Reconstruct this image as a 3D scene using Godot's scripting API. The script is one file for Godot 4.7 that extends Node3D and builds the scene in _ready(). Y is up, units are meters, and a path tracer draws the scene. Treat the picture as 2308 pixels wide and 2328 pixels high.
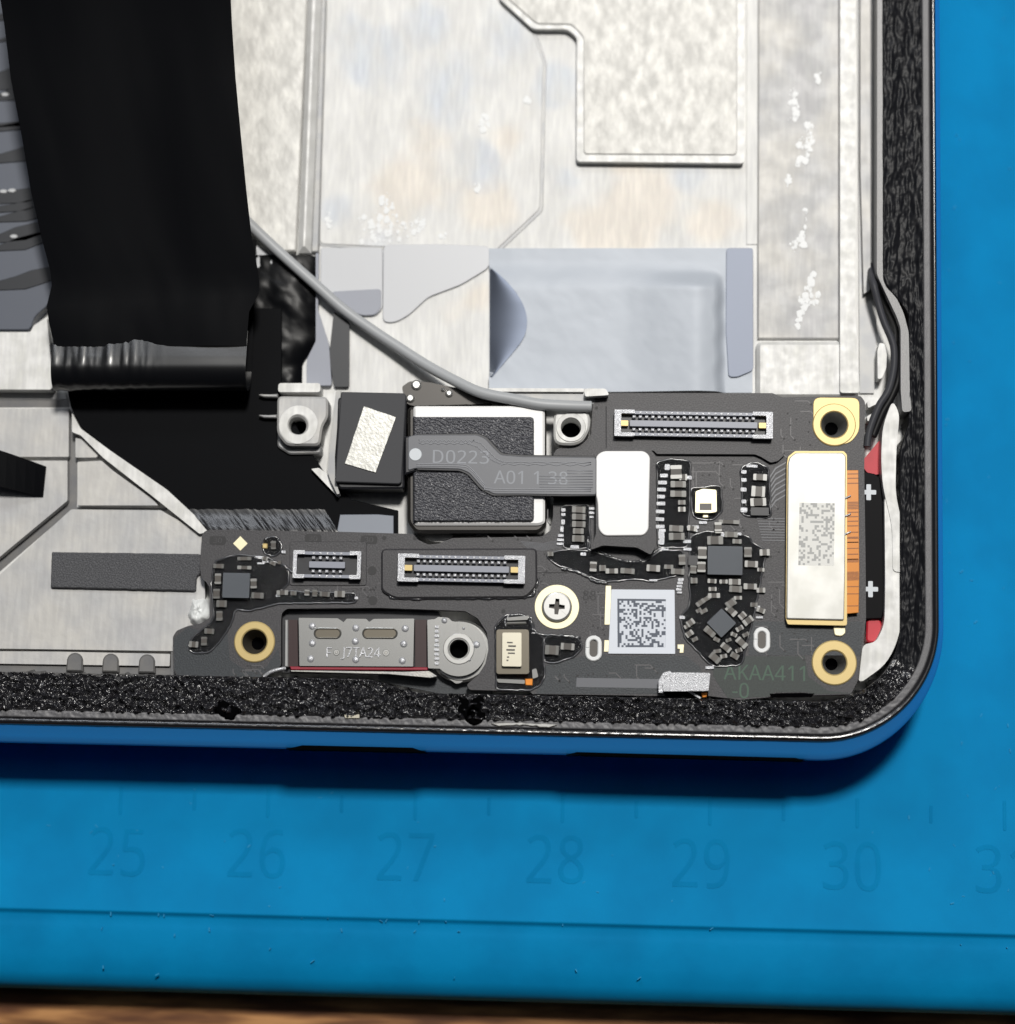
extends Node3D
# A repair bench close-up: the open lower corner of a phone lying on a blue silicone mat.
# All shapes are worked out in millimetres and committed in metres. A place measured on an
# enlargement of the photograph is written in that enlargement's own units; at() turns it into
# a point at a given height above the mat.

const F := 4821.0
var cam: Camera3D
var cam_pos := Vector3.ZERO
var rng := RandomNumberGenerator.new()
var M := {}
var sheets := {
	"F": [0, 0, 0.82972], "P": [0, 0, 1.0],
	"C1": [380, 1150, 3.0887], "C2": [860, 1150, 3.0887], "C3": [1450, 1150, 2.7357], "C4": [600, 820, 2.5533],
	"C5": [1280, 850, 2.2011], "C6": [0, 0, 2.5414], "C7": [0, 700, 2.7357], "C8": [500, 0, 2.1463], "C9": [1250, 0, 2.1278],
	"C10": [1850, 500, 3.863], "C11": [0, 1250, 3.83], "C12": [0, 1600, 1.6594], "C13": [1154, 1600, 1.6594],
	"C14": [1200, 1200, 3.1917], "C15": [560, 500, 3.1917], "C16": [1100, 550, 2.9462],
}
# heights in mm above the mat
const FLOOR := 4.5
const BOARD := 6.2
const RIM := 7.1

func _ready() -> void:
	rng.seed = 7
	set_view()
	set_light()
	make_materials()
	bench()
	repair_mat()
	chassis()
	films()
	ribbon_cable()
	circuit_board()
	screen_connector()
	modules()
	cables()

# ---------------------------------------------------------------- camera and light
func set_view() -> void:
	cam = Camera3D.new()
	cam.name = "camera"
	cam_pos = Vector3(4.4, 144.0, 20.6)
	var roll := deg_to_rad(-1.3)
	var zz := cam_pos.normalized()
	var xx := Vector3(sin(roll), 0, -cos(roll)).cross(zz).normalized()
	cam.transform = Transform3D(Basis(xx, zz.cross(xx), zz), cam_pos * 0.001)
	var lens := CameraAttributesPhysical.new()
	lens.frustum_focal_length = 12.0 / (1164.0 / F)
	lens.frustum_near = 0.01
	lens.frustum_far = 20.0
	lens.frustum_focus_distance = 0.1385
	lens.exposure_aperture = 11.5
	cam.attributes = lens
	cam.fov = rad_to_deg(2.0 * atan(1164.0 / F))
	cam.near = 0.01
	cam.far = 20.0
	add_child(cam)
	cam.current = true

func set_light() -> void:
	var e := Environment.new()
	e.background_mode = Environment.BG_COLOR
	e.background_color = Color(0.11, 0.115, 0.13)
	e.tonemap_mode = Environment.TONE_MAPPER_LINEAR
	e.tonemap_exposure = 0.85
	e.sdfgi_enabled = true
	e.ssao_enabled = true
	e.ssil_enabled = true
	var w := WorldEnvironment.new()
	w.name = "environment"
	w.environment = e
	add_child(w)
	lamp("bench_lamp", Vector3(60, 480, -200), Vector2(64, 64), 0.275, Color(1.0, 0.985, 0.96))
	lamp("second_lamp", Vector3(-120, 400, -400), Vector2(160, 100), 0.06, Color(0.95, 0.97, 1.0))
	lamp("reflection_panel", Vector3(20, 620, -200), Vector2(420, 270), 0.026, Color(0.97, 0.985, 1.0))  # unseen overhead panel added to give the metals something to reflect

func lamp(called: String, at_mm: Vector3, size: Vector2, energy: float, c: Color) -> void:
	var l := AreaLight3D.new()
	l.name = called
	l.area_size = size * 0.001
	l.light_energy = energy
	l.light_color = c
	l.area_range = 5.0
	l.shadow_enabled = true
	l.area_normalize_energy = true
	add_child(l)
	l.look_at_from_position(at_mm * 0.001, Vector3(0, 0.005, 0), Vector3(0, 0, -1))

# ---------------------------------------------------------------- measuring
func at(s: String, x: float, y: float, h: float) -> Vector3:
	var k: Array = sheets[s]
	var px: float = k[0] + x / k[2]
	var py: float = k[1] + y / k[2]
	var ray := cam.transform.basis * Vector3((px - 1154.0) / F, -(py - 1164.0) / F, -1)
	return cam_pos + ray * ((h - cam_pos.y) / ray.y)

func flat(s: String, x: float, y: float, h: float) -> Vector2:
	var p := at(s, x, y, h)
	return Vector2(p.x, p.z)

func poly(s: String, a: Array, h: float) -> PackedVector2Array:
	var out := PackedVector2Array()
	for i in range(0, a.size(), 2):
		out.append(flat(s, a[i], a[i + 1], h))
	return out

func rect(s: String, x0: float, y0: float, x1: float, y1: float, h: float, r := 0.0) -> PackedVector2Array:
	return rounded(poly(s, [x0, y0, x1, y0, x1, y1, x0, y1], h), r)

func box_at(c: Vector2, w: float, d: float, turn := 0.0, r := 0.0) -> PackedVector2Array:
	var out := PackedVector2Array()
	for k in [[-1, -1], [1, -1], [1, 1], [-1, 1]]:
		out.append(c + Vector2(k[0] * w / 2, k[1] * d / 2).rotated(turn))
	return rounded(out, r)

func disc(c: Vector2, r: float, n := 28, squash := 1.0) -> PackedVector2Array:
	var out := PackedVector2Array()
	for i in n:
		out.append(c + Vector2(cos(TAU * i / n) * r * squash, sin(TAU * i / n) * r))
	return out

func rounded(p: PackedVector2Array, r: float, steps := 4) -> PackedVector2Array:
	if r <= 0.0:
		return p
	var out := PackedVector2Array()
	var n := p.size()
	for i in n:
		var a := p[(i + n - 1) % n]
		var b := p[i]
		var c := p[(i + 1) % n]
		var k: float = min(r, a.distance_to(b) * 0.48, b.distance_to(c) * 0.48)
		var s := b + (a - b).normalized() * k
		var e := b + (c - b).normalized() * k
		for j in steps + 1:
			var t := float(j) / steps
			out.append(s.lerp(b, t).lerp(b.lerp(e, t), t))
	return out

func wobbly(p: PackedVector2Array, amount: float, step := 0.25) -> PackedVector2Array:
	var out := PackedVector2Array()
	var n := p.size()
	for i in n:
		var a := p[i]
		var b := p[(i + 1) % n]
		var m: int = max(1, int(a.distance_to(b) / step))
		for j in m:
			out.append(a.lerp(b, float(j) / m) + Vector2(rng.randf_range(-1, 1), rng.randf_range(-1, 1)) * amount)
	return out

func with_holes(p: PackedVector2Array, holes: Array) -> PackedVector2Array:
	for h: PackedVector2Array in holes:   # a hair-thin slit joins each hole to the nearest edge
		var c := Vector2.ZERO
		for v in h:
			c += v / h.size()
		var best := Vector2.ZERO
		var far := 1e9
		for i in p.size():
			var q := Geometry2D.get_closest_point_to_segment(c, p[i], p[(i + 1) % p.size()])
			if q.distance_to(c) < far:
				far = q.distance_to(c)
				best = q
		var d := (best - c).normalized()
		var s := Vector2(-d.y, d.x) * 0.004
		var slit := PackedVector2Array([c - s, best + d * 0.05 - s, best + d * 0.05 + s, c + s])
		var cut := Geometry2D.merge_polygons(h, slit)
		var left := Geometry2D.clip_polygons(p, cut[0])
		var area := -1.0
		for l: PackedVector2Array in left:
			var ar := absf(area_of(l))
			if ar > area:
				area = ar
				p = l
	return p

func area_of(p: PackedVector2Array) -> float:
	var s := 0.0
	for i in p.size():
		s += p[i].cross(p[(i + 1) % p.size()])
	return s / 2

# ---------------------------------------------------------------- meshing
func mb() -> SurfaceTool:
	var st := SurfaceTool.new()
	st.begin(Mesh.PRIMITIVE_TRIANGLES)
	st.set_smooth_group(-1)
	return st

func tri(st: SurfaceTool, a: Vector3, b: Vector3, c: Vector3) -> void:
	st.add_vertex(a * 0.001)
	st.add_vertex(b * 0.001)
	st.add_vertex(c * 0.001)

func quad(st: SurfaceTool, a: Vector3, b: Vector3, c: Vector3, d: Vector3) -> void:
	tri(st, a, b, c)
	tri(st, a, c, d)

func v3(p: Vector2, y: float) -> Vector3:
	return Vector3(p.x, y, p.y)

func clockwise(p: PackedVector2Array) -> PackedVector2Array:
	var q := p.duplicate()
	if area_of(q) < 0.0:      # x right, z down the picture: positive area is clockwise seen from above
		q.reverse()
	return q

func inset(p: PackedVector2Array, b: float) -> PackedVector2Array:
	var out := PackedVector2Array()
	var n := p.size()
	for i in n:
		var d0 := (p[i] - p[(i + n - 1) % n]).normalized()
		var d1 := (p[(i + 1) % n] - p[i]).normalized()
		var n0 := Vector2(-d0.y, d0.x)
		var n1 := Vector2(-d1.y, d1.x)
		var m := n0 + n1
		var k := m.length_squared()
		out.append(p[i] + (m * (2.0 / k) * b if k > 0.6 else n0 * b))
	return out

func prism(st: SurfaceTool, poly_in: PackedVector2Array, y0: float, y1: float, bevel := 0.0) -> void:
	var p := clockwise(poly_in)
	var n := p.size()
	var top := inset(p, bevel) if bevel > 0.0 else p
	var yb := y1 - bevel
	var ids := Geometry2D.triangulate_polygon(top)
	if ids.is_empty():
		top = p
		ids = Geometry2D.triangulate_polygon(p)
		yb = y1
		if ids.is_empty():
			print("no cap for a polygon of ", n, " near ", p[0])
	for i in range(0, ids.size(), 3):
		var a := top[ids[i]]
		var b := top[ids[i + 1]]
		var c := top[ids[i + 2]]
		if (b - a).cross(c - a) < 0:
			var t := b
			b = c
			c = t
		tri(st, v3(a, y1), v3(b, y1), v3(c, y1))
	for i in n:
		var j := (i + 1) % n
		if yb < y1:
			quad(st, v3(p[i], yb), v3(top[i], y1), v3(top[j], y1), v3(p[j], yb))
		quad(st, v3(p[i], y0), v3(p[i], yb), v3(p[j], yb), v3(p[j], y0))

func lathe(st: SurfaceTool, c: Vector2, prof: Array, n := 32) -> void:   # [radius, height] from outside in
	for k in prof.size() - 1:
		var a: Array = prof[k]
		var b: Array = prof[k + 1]
		for i in n:
			var t0 := TAU * i / n
			var t1 := TAU * (i + 1) / n
			var d0 := Vector2(cos(t0), sin(t0))
			var d1 := Vector2(cos(t1), sin(t1))
			quad(st, v3(c + d0 * a[0], a[1]), v3(c + d0 * b[0], b[1]), v3(c + d1 * b[0], b[1]), v3(c + d1 * a[0], a[1]))

func tube(st: SurfaceTool, pts: Array, r: float, n := 14) -> void:
	st.set_smooth_group(0)
	var rings := []
	for i in pts.size():
		var d: Vector3 = (pts[min(i + 1, pts.size() - 1)] - pts[max(i - 1, 0)]).normalized()
		var s := d.cross(Vector3.UP).normalized()
		var u := s.cross(d)
		var ring := []
		for k in n:
			ring.append(pts[i] + (s * cos(TAU * k / n) + u * sin(TAU * k / n)) * r)
		rings.append(ring)
	for i in pts.size() - 1:
		for k in n:
			var l := (k + 1) % n
			quad(st, rings[i][k], rings[i][l], rings[i + 1][l], rings[i + 1][k])
	for e in [0, pts.size() - 1]:
		for k in n:
			tri(st, pts[e], rings[e][(k + (1 if e else 0)) % n], rings[e][(k + (0 if e else 1)) % n])

func spline(a: Array, per := 10) -> Array:
	var c := Curve3D.new()
	for i in a.size():
		var t: Vector3 = (a[min(i + 1, a.size() - 1)] - a[max(i - 1, 0)]) / 6.0
		c.add_point(a[i], -t, t)
	var out := []
	for i in a.size() - 1:
		for k in per:
			out.append(c.sample(i, float(k) / per))
	out.append(a[-1])
	return out

func grid(st: SurfaceTool, rows: Array, smooth := true) -> void:   # rows of equally many points, left to right, far to near
	st.set_smooth_group(0 if smooth else -1)
	for i in rows.size() - 1:
		for k in rows[i].size() - 1:
			quad(st, rows[i][k], rows[i][k + 1], rows[i + 1][k + 1], rows[i + 1][k])

# ---------------------------------------------------------------- things and parts
func thing(called: String, label: String, category: String, base := Vector3.ZERO, group := "") -> Node3D:
	var o := Node3D.new()
	o.name = called
	o.position = base * 0.001
	add_child(o, true)
	o.set_meta("label", label)
	o.set_meta("category", category)
	if group:
		o.set_meta("group", group)
	return o

func put(st: SurfaceTool, called: String, mat: Material, parent: Node3D, label := "") -> MeshInstance3D:
	st.generate_normals()
	st.index()
	var o := MeshInstance3D.new()
	o.name = called
	o.mesh = st.commit()
	o.mesh.surface_set_material(0, mat)
	parent.add_child(o, true)
	var q: Node = parent
	while q is Node3D and q != self:      # shapes are laid out in the scene's own axes
		o.position -= q.position
		q = q.get_parent()
	if label:
		o.set_meta("label", label)
	return o

func slab(called: String, p: PackedVector2Array, y0: float, y1: float, bevel: float, mat: Material, parent: Node3D, label := "") -> MeshInstance3D:
	var st := mb()
	prism(st, p, y0, y1, bevel)
	return put(st, called, mat, parent, label)

func words(called: String, text: String, c: Vector2, y: float, height: float, depth: float, mat: Material, parent: Node3D, turn := 0.0, stretch := 1.0, fonts := "Droid Sans") -> MeshInstance3D:
	var f := SystemFont.new()
	f.font_names = PackedStringArray([fonts])
	var t := TextMesh.new()
	t.text = text
	t.font = f
	t.font_size = 64
	t.pixel_size = 0.01
	t.depth = depth / height * 0.46
	t.curve_step = 4.0
	t.material = mat
	var o := MeshInstance3D.new()
	o.name = called
	o.mesh = t
	o.basis = Basis(Vector3.UP, turn) * Basis(Vector3.RIGHT, -PI / 2) * Basis.from_scale(Vector3(stretch, 1, 1) * (height * 0.001 / 0.46))
	parent.add_child(o, true)
	o.position = v3(c, y) * 0.001
	var q: Node = parent
	while q is Node3D and q != self:
		o.position -= q.position
		q = q.get_parent()
	return o

# ---------------------------------------------------------------- materials
func noise_tex(freq: float, oct: int, lo: Color, hi: Color, size := 512, kind := FastNoiseLite.TYPE_SIMPLEX_SMOOTH, sd := 1, mid := 0.0) -> NoiseTexture2D:
	var n := FastNoiseLite.new()
	n.seed = sd
	n.noise_type = kind
	n.frequency = freq
	n.fractal_octaves = oct
	var t := NoiseTexture2D.new()
	t.width = size
	t.height = size
	t.seamless = true
	t.noise = n
	var g := Gradient.new()
	g.offsets = PackedFloat32Array([0.25 + mid, 0.75 + mid * 0.2])
	g.colors = PackedColorArray([lo, hi])
	t.color_ramp = g
	return t

func mat(called: String, c: Color, rough: float, metal := 0.0, spec := 0.5) -> StandardMaterial3D:
	var m := StandardMaterial3D.new()
	m.resource_name = called
	m.albedo_color = c
	m.roughness = rough
	m.metallic = metal
	m.metallic_specular = spec
	M[called] = m
	return m

func skin(m: StandardMaterial3D, tex: Texture2D, tile_mm: float, bump: Texture2D = null, bump_mm := 0.0) -> void:
	m.uv1_triplanar = true
	m.uv1_world_triplanar = true
	m.uv1_scale = Vector3.ONE * (1000.0 / tile_mm)
	m.uv1_offset = Vector3(0.13, 0.41, 0.27)
	if tex:
		m.albedo_texture = tex
	if bump:
		m.heightmap_enabled = true
		m.heightmap_texture = bump
		m.heightmap_scale = bump_mm * 0.1

func stain(m: StandardMaterial3D) -> void:      # old stains on the bare tray: tan glue shadows and bluish oxide, at their places
	var n := FastNoiseLite.new()
	n.frequency = 0.11
	n.fractal_octaves = 5
	var spots := []
	for q in [[1200, 390, 95, 1], [1340, 420, 70, 1], [1110, 440, 70, 1], [770, 330, 110, 1], [910, 400, 70, 1], [960, 260, 60, 1], [900, 560, 60, 1], [1180, 300, 50, 1], [700, 110, 90, -1], [860, 150, 100, -1], [950, 60, 70, -1], [900, 300, 60, -1], [630, 400, 50, -1], [1055, 160, 50, -1], [1060, 330, 50, -1], [1300, 330, 40, -1], [720, 500, 70, -1], [800, 50, 60, -1]]:
		var c := flat("F", q[0], q[1], FLOOR)
		spots.append([c.x, c.y, q[2] * 0.036, q[3]])
	var im := Image.create_empty(448, 448, false, Image.FORMAT_RGB8)
	for j in 448:
		for i in 448:
			var p := Vector2((i / 448.0 - 0.5) * 90.0, (j / 448.0 - 0.5) * 90.0)
			var w := n.get_noise_2dv(p)
			var w2 := n.get_noise_2d(p.x * 4.0 + 70.0, p.y * 2.0)
			var warm := 0.0
			var cold := 0.0
			for s in spots:
				var d: float = Vector2(p.x - s[0], (p.y - s[1])).length() / s[2] + w * 0.9
				var k: float = smoothstep(1.0, 0.35, d)
				if s[3] > 0:
					warm = max(warm, k)
				else:
					cold = max(cold, k * (0.6 + 0.8 * w2))
			var c := Color(0.955, 0.955, 0.95).lerp(Color(0.975, 0.945, 0.905), warm * 0.75)
			c = c.lerp(Color(0.85, 0.875, 0.915), clampf(cold, 0.0, 1.0) * 0.75)
			im.set_pixel(i, j, c * (1.0 + 0.05 * w2))
	m.albedo_texture = ImageTexture.create_from_image(im)
	m.uv1_scale = Vector3.ONE * (1000.0 / 90.0)
	m.uv1_offset = Vector3(0.5, 0.5, 0.5)
	m.heightmap_enabled = false
	m.roughness_texture = null

func make_materials() -> void:
	var grain := noise_tex(0.035, 5, Color(0.0, 0.0, 0.0), Color(1, 1, 1), 512, FastNoiseLite.TYPE_SIMPLEX_SMOOTH, 3)
	var cloudy := noise_tex(0.008, 5, Color(0.93, 0.933, 0.94), Color(1, 0.993, 0.98), 512, FastNoiseLite.TYPE_SIMPLEX_SMOOTH, 5)
	var speckle := noise_tex(0.012, 6, Color(0.9, 0.9, 0.895), Color(1, 1, 0.995), 512, FastNoiseLite.TYPE_SIMPLEX_SMOOTH, 8)
	var mottled := noise_tex(0.01, 7, Color(0.935, 0.943, 0.958), Color(1, 0.993, 0.98), 512, FastNoiseLite.TYPE_SIMPLEX_SMOOTH, 12)
	var faint := noise_tex(0.01, 4, Color(0.9, 0.93, 0.94), Color(1, 1, 1), 512, FastNoiseLite.TYPE_SIMPLEX_SMOOTH, 21)
	var dusty := noise_tex(0.05, 4, Color(0.72, 0.72, 0.74), Color(1, 1, 1), 512, FastNoiseLite.TYPE_SIMPLEX_SMOOTH, 31)
	var wood := noise_tex(0.012, 4, Color(0.5, 0.42, 0.36), Color(1, 1, 1), 512, FastNoiseLite.TYPE_SIMPLEX_SMOOTH, 41)
	skin(mat("silicone", Color8(2, 133, 190), 0.7, 0.0, 0.2), faint, 40, grain, 0.012)
	mat("lint", Color8(40, 150, 200), 0.8)
	skin(mat("wood", Color8(196, 142, 88), 0.6), wood, 30)
	M.wood.uv1_scale = Vector3(12, 90, 90)
	var plain_faint := noise_tex(0.01, 4, Color(0.93, 0.93, 0.925), Color(1, 1, 1), 512, FastNoiseLite.TYPE_SIMPLEX_SMOOTH, 22)
	skin(mat("alloy", Color8(206, 206, 205), 0.55, 0.2), cloudy, 22, grain, 0.008)
	skin(mat("alloy_speckled", Color8(226, 225, 222), 0.6, 0.15), speckle, 7, grain, 0.01)
	M.alloy_speckled.uv1_scale = Vector3(130, 100, 70)
	skin(mat("alloy_mottled", Color8(240, 240, 239), 0.6, 0.15), mottled, 16, grain, 0.008)
	skin(mat("alloy_bright", Color8(238, 238, 236), 0.5, 0.2), plain_faint, 9)
	skin(mat("alloy_grey", Color8(168, 169, 170), 0.5, 0.3), cloudy, 9)
	skin(mat("alloy_dark", Color8(118, 118, 119), 0.5, 0.3), cloudy, 6)
	var worn := noise_tex(0.02, 6, Color(0.86, 0.86, 0.86), Color(1, 1, 1), 512, FastNoiseLite.TYPE_SIMPLEX_SMOOTH, 55)
	for k in ["alloy", "alloy_mottled", "alloy_speckled", "alloy_bright"]:      # rubbed patches shine more than dull ones
		M[k].metallic = 0.22
		M[k].roughness = 0.66
		M[k].roughness_texture = worn
		M[k].roughness_texture_channel = BaseMaterial3D.TEXTURE_CHANNEL_RED
	stain(M.alloy_mottled)
	var brushed := noise_tex(0.03, 4, Color(0.955, 0.955, 0.96), Color(1, 1, 1), 512, FastNoiseLite.TYPE_SIMPLEX_SMOOTH, 77)
	for k in ["alloy", "alloy_mottled", "alloy_bright"]:      # faint lengthwise tool marks
		M[k].detail_enabled = true
		M[k].detail_blend_mode = BaseMaterial3D.BLEND_MODE_MUL
		M[k].detail_albedo = brushed
		M[k].detail_uv_layer = BaseMaterial3D.DETAIL_UV_2
		M[k].uv2_triplanar = true
		M[k].uv2_world_triplanar = true
		M[k].uv2_scale = Vector3(160, 60, 22)
	mat("paste", Color8(240, 242, 243), 0.5)
	mat("rail_blue", Color8(46, 150, 236), 0.42, 0.08)
	mat("rim_black", Color8(30, 30, 33), 0.2, 0.0, 0.6)
	skin(mat("bead_grey", Color8(124, 124, 126), 0.5), dusty, 2)
	mat("gum_side", Color8(24, 25, 29), 0.42, 0.0, 0.28)
	skin(mat("lip_grey", Color8(172, 172, 171), 0.45), dusty, 2)
	skin(mat("gum_black", Color8(34, 34, 38), 0.22, 0.0, 0.7), null, 1.4, grain, 0.006)
	mat("void_black", Color8(4, 4, 5), 0.9, 0.0, 0.1)  # black that paints the dark inside holes, gaps and slots
	skin(mat("board", Color8(74, 73, 76), 0.5), dusty, 3, grain, 0.003)
	skin(mat("board_cool", Color8(58, 64, 69), 0.5), dusty, 3, grain, 0.003)
	skin(mat("board_green", Color8(50, 61, 58), 0.5), dusty, 3)
	mat("board_line", Color8(88, 87, 90), 0.42)
	mat("board_mark", Color8(46, 46, 48), 0.6)
	mat("board_print", Color8(74, 98, 84), 0.6)
	skin(mat("resin", Color8(40, 41, 44), 0.14, 0.0, 0.7), null, 2.0, grain, 0.08)
	mat("resin_edge", Color8(66, 67, 71), 0.26, 0.0, 1.0)  # paler, glossier resin that makes the edge highlights show
	M.resin_edge.clearcoat_enabled = true
	M.resin_edge.clearcoat = 1.0
	M.resin_edge.clearcoat_roughness = 0.2
	mat("chip", Color8(78, 84, 92), 0.55)
	mat("ceramic", Color8(84, 80, 75), 0.4)
	mat("terminal", Color8(150, 150, 148), 0.3, 0.4)
	mat("terminal_dull", Color8(108, 108, 106), 0.34, 0.3)
	mat("ceramic_dark", Color8(74, 70, 66), 0.5)
	mat("solder", Color8(214, 215, 216), 0.3, 0.7)
	skin(mat("tin", Color8(232, 234, 237), 0.34, 0.45), dusty, 1.5, grain, 0.012)
	mat("gold", Color8(204, 182, 126), 0.42, 0.35)
	mat("gold_pale", Color8(244, 236, 200), 0.4, 0.4)
	mat("copper", Color8(226, 140, 52), 0.35, 0.4)
	mat("steel", Color8(196, 196, 194), 0.32, 0.8)
	skin(mat("steel_worn", Color8(178, 178, 176), 0.42, 0.7), cloudy, 4, grain, 0.002)
	mat("shell_steel", Color8(184, 184, 182), 0.27, 0.85)
	mat("steel_warm", Color8(206, 201, 184), 0.34, 0.7)
	mat("steel_brown", Color8(128, 122, 110), 0.3, 0.7)
	mat("steel_dark", Color8(70, 68, 66), 0.35, 0.6)
	mat("plastic_grey", Color8(150, 154, 166), 0.4)
	mat("plastic_dark", Color8(40, 41, 46), 0.4)
	mat("label_white", Color8(228, 234, 244), 0.55)
	mat("pad_white", Color8(255, 255, 255), 0.35)
	skin(mat("plate_white", Color8(212, 212, 208), 0.38, 0.3), plain_faint, 14)
	mat("ribbon", Color8(11, 12, 15), 0.5, 0.0, 0.15)
	mat("ribbon_fold", Color8(13, 14, 17), 0.26, 0.0, 0.7)
	mat("ribbon_sheen", Color8(18, 19, 23), 0.28, 0.0, 0.55)
	mat("trace_grey", Color8(104, 110, 122), 0.4, 0.2)
	mat("trace_dark", Color8(56, 61, 70), 0.4, 0.2)
	mat("trace_pale", Color8(168, 173, 182), 0.4, 0.2)
	mat("tape_black", Color8(10, 11, 14), 0.34, 0.0, 0.25)
	mat("film_smoke", Color8(138, 144, 155), 0.4)
	mat("film_grey", Color8(188, 190, 194), 0.45, 0.1)
	mat("foil_shaded", Color8(120, 128, 144), 0.55, 0.85)  # darker metallic foil carrying the shade of the rolled edge
	mat("foil", Color8(180, 187, 197), 0.5, 0.06)
	mat("foil_blue", Color8(142, 150, 168), 0.5, 0.1)
	skin(mat("foam", Color8(96, 97, 102), 0.36), dusty, 1.6)
	skin(mat("foam_strip", Color8(100, 101, 104), 0.7), dusty, 3, grain, 0.03)
	mat("foam_pad", Color8(62, 63, 67), 0.65)
	skin(mat("silver_sticker", Color8(206, 206, 202), 0.4, 0.45), speckle, 5, grain, 0.004)
	mat("flex_grey", Color8(108, 110, 116), 0.34)
	mat("flex_line", Color8(150, 152, 158), 0.36)
	mat("flex_print", Color8(150, 154, 161), 0.5)
	mat("coax", Color8(172, 175, 178), 0.45)
	mat("wire_black", Color8(20, 20, 22), 0.45, 0.0, 0.3)
	mat("wire_grey", Color8(66, 67, 72), 0.45, 0.0, 0.3)
	mat("red", Color8(196, 44, 58), 0.5)
	mat("red_dark", Color8(50, 27, 29), 0.4)
	mat("gasket_red", Color8(150, 40, 58), 0.4)
	mat("orange", Color8(226, 138, 16), 0.35)
	mat("orange_line", Color8(150, 84, 12), 0.4)
	mat("flex_black", Color8(15, 15, 18), 0.5, 0.0, 0.2)
	mat("white_print", Color8(214, 220, 226), 0.5)
	mat("glue_white", Color8(240, 243, 243), 0.3)
	mat("streak_film", Color8(92, 97, 108), 0.4)
	mat("streak_dark", Color8(34, 37, 43), 0.45)

# ---------------------------------------------------------------- bench and mat
func bench() -> void:
	var st := mb()
	prism(st, PackedVector2Array([Vector2(-600, -500), Vector2(600, -500), Vector2(600, 400), Vector2(-600, 400)]), -30, -5.0)
	var o := put(st, "table_top", M.wood, self)
	o.set_meta("kind", "structure")
	o.set_meta("label", "brown wooden table top showing below the blue mat")
	o.set_meta("category", "table")

func repair_mat() -> void:
	var z_edge := flat("C12", 0, 1075, 0).y
	var x_edge := flat("C13", 1915, 1190, 0).x
	var turn := atan2(flat("C13", 1915, 1190, 0).y - z_edge, x_edge - flat("C12", 0, 1075, 0).x)
	var o := thing("repair_mat", "blue silicone work mat with embossed ruler numbers under the open phone", "mat", Vector3(0, -5, 0))
	var zg := flat("C12", 957, 800, 0).y            # the seam across the mat
	# profile towards the near edge: flat, a small seam, flat, then rolling down over the edge
	var prof := [[-420.0, 0.0], [-150.0, 0.0], [zg - 0.35, 0.0], [zg - 0.2, 0.1], [zg - 0.06, 0.08], [zg + 0.04, -0.12], [zg + 0.25, -0.2], [zg + 0.8, -0.12], [z_edge - 4.0, -0.1], [z_edge - 2.4, -0.2], [z_edge - 1.2, -0.45], [z_edge - 0.5, -0.85], [z_edge - 0.1, -1.5], [z_edge + 0.1, -2.2], [z_edge + 0.1, -5.0]]
	var rows := []
	for p in prof:
		var row := []
		for i in 61:
			var x: float = lerp(-230.0, 200.0, i / 60.0) if p[0] < -100 else lerp(-70.0, 70.0, i / 60.0)
			x = lerp(-230.0, 200.0, i / 60.0)
			row.append(Vector3(x, p[1], p[0] + tan(turn) * 0.4 * (x + 34.0)))
		rows.append(row)
	var st := mb()
	grid(st, rows)
	put(st, "mat_sheet", M.silicone, o)
	var nums := [["25", "C12", 443, 560], ["26", "C12", 968, 567], ["27", "C12", 1532, 580], ["28", "C13", 182, 590], ["29", "C13", 733, 604], ["30", "C13", 1303, 615], ["31", "C13", 1880, 628]]
	for n in nums:
		var c := flat(n[1], n[2], n[3], 0.1)
		words("ruler_number", n[0], c, -0.066, 3.2, 0.18, M.silicone, o, 0.0, 0.86)
	for k in 14:      # ruler ticks standing just proud of the sheet
		var c := flat("C12", 455 + k * 278, 362 + k * 5, 0.1)
		slab("ruler_tick", box_at(c, 0.22, 2.0 if k % 2 == 0 else 1.2, 0, 0.08), -0.1, 0.022, 0.02, M.silicone, o)
	var st2 := mb()      # lint and dust
	for k in 90:
		var c := flat("P", rng.randf_range(0, 2308), rng.randf_range(1790, 2230), 0.0) if k % 3 else flat("P", rng.randf_range(2150, 2308), rng.randf_range(0, 2000), 0.0)
		if k % 5 == 0 and k % 3:
			c = Vector2(c.x, zg + 0.1 * rng.randf() + tan(turn) * 0.4 * (c.x + 34.0))
		prism(st2, box_at(c, rng.randf_range(0.05, 0.3), rng.randf_range(0.03, 0.07), rng.randf_range(0, PI)), -0.1, 0.02 + 0.06 * rng.randf())
	put(st2, "lint", M.lint, o).set_meta("kind", "stuff")

# ---------------------------------------------------------------- the phone's frame
const XR := 28.18      # right and near edges of the rim, and its corner radius
const ZR := 15.42
const CR := 7.6

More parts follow.
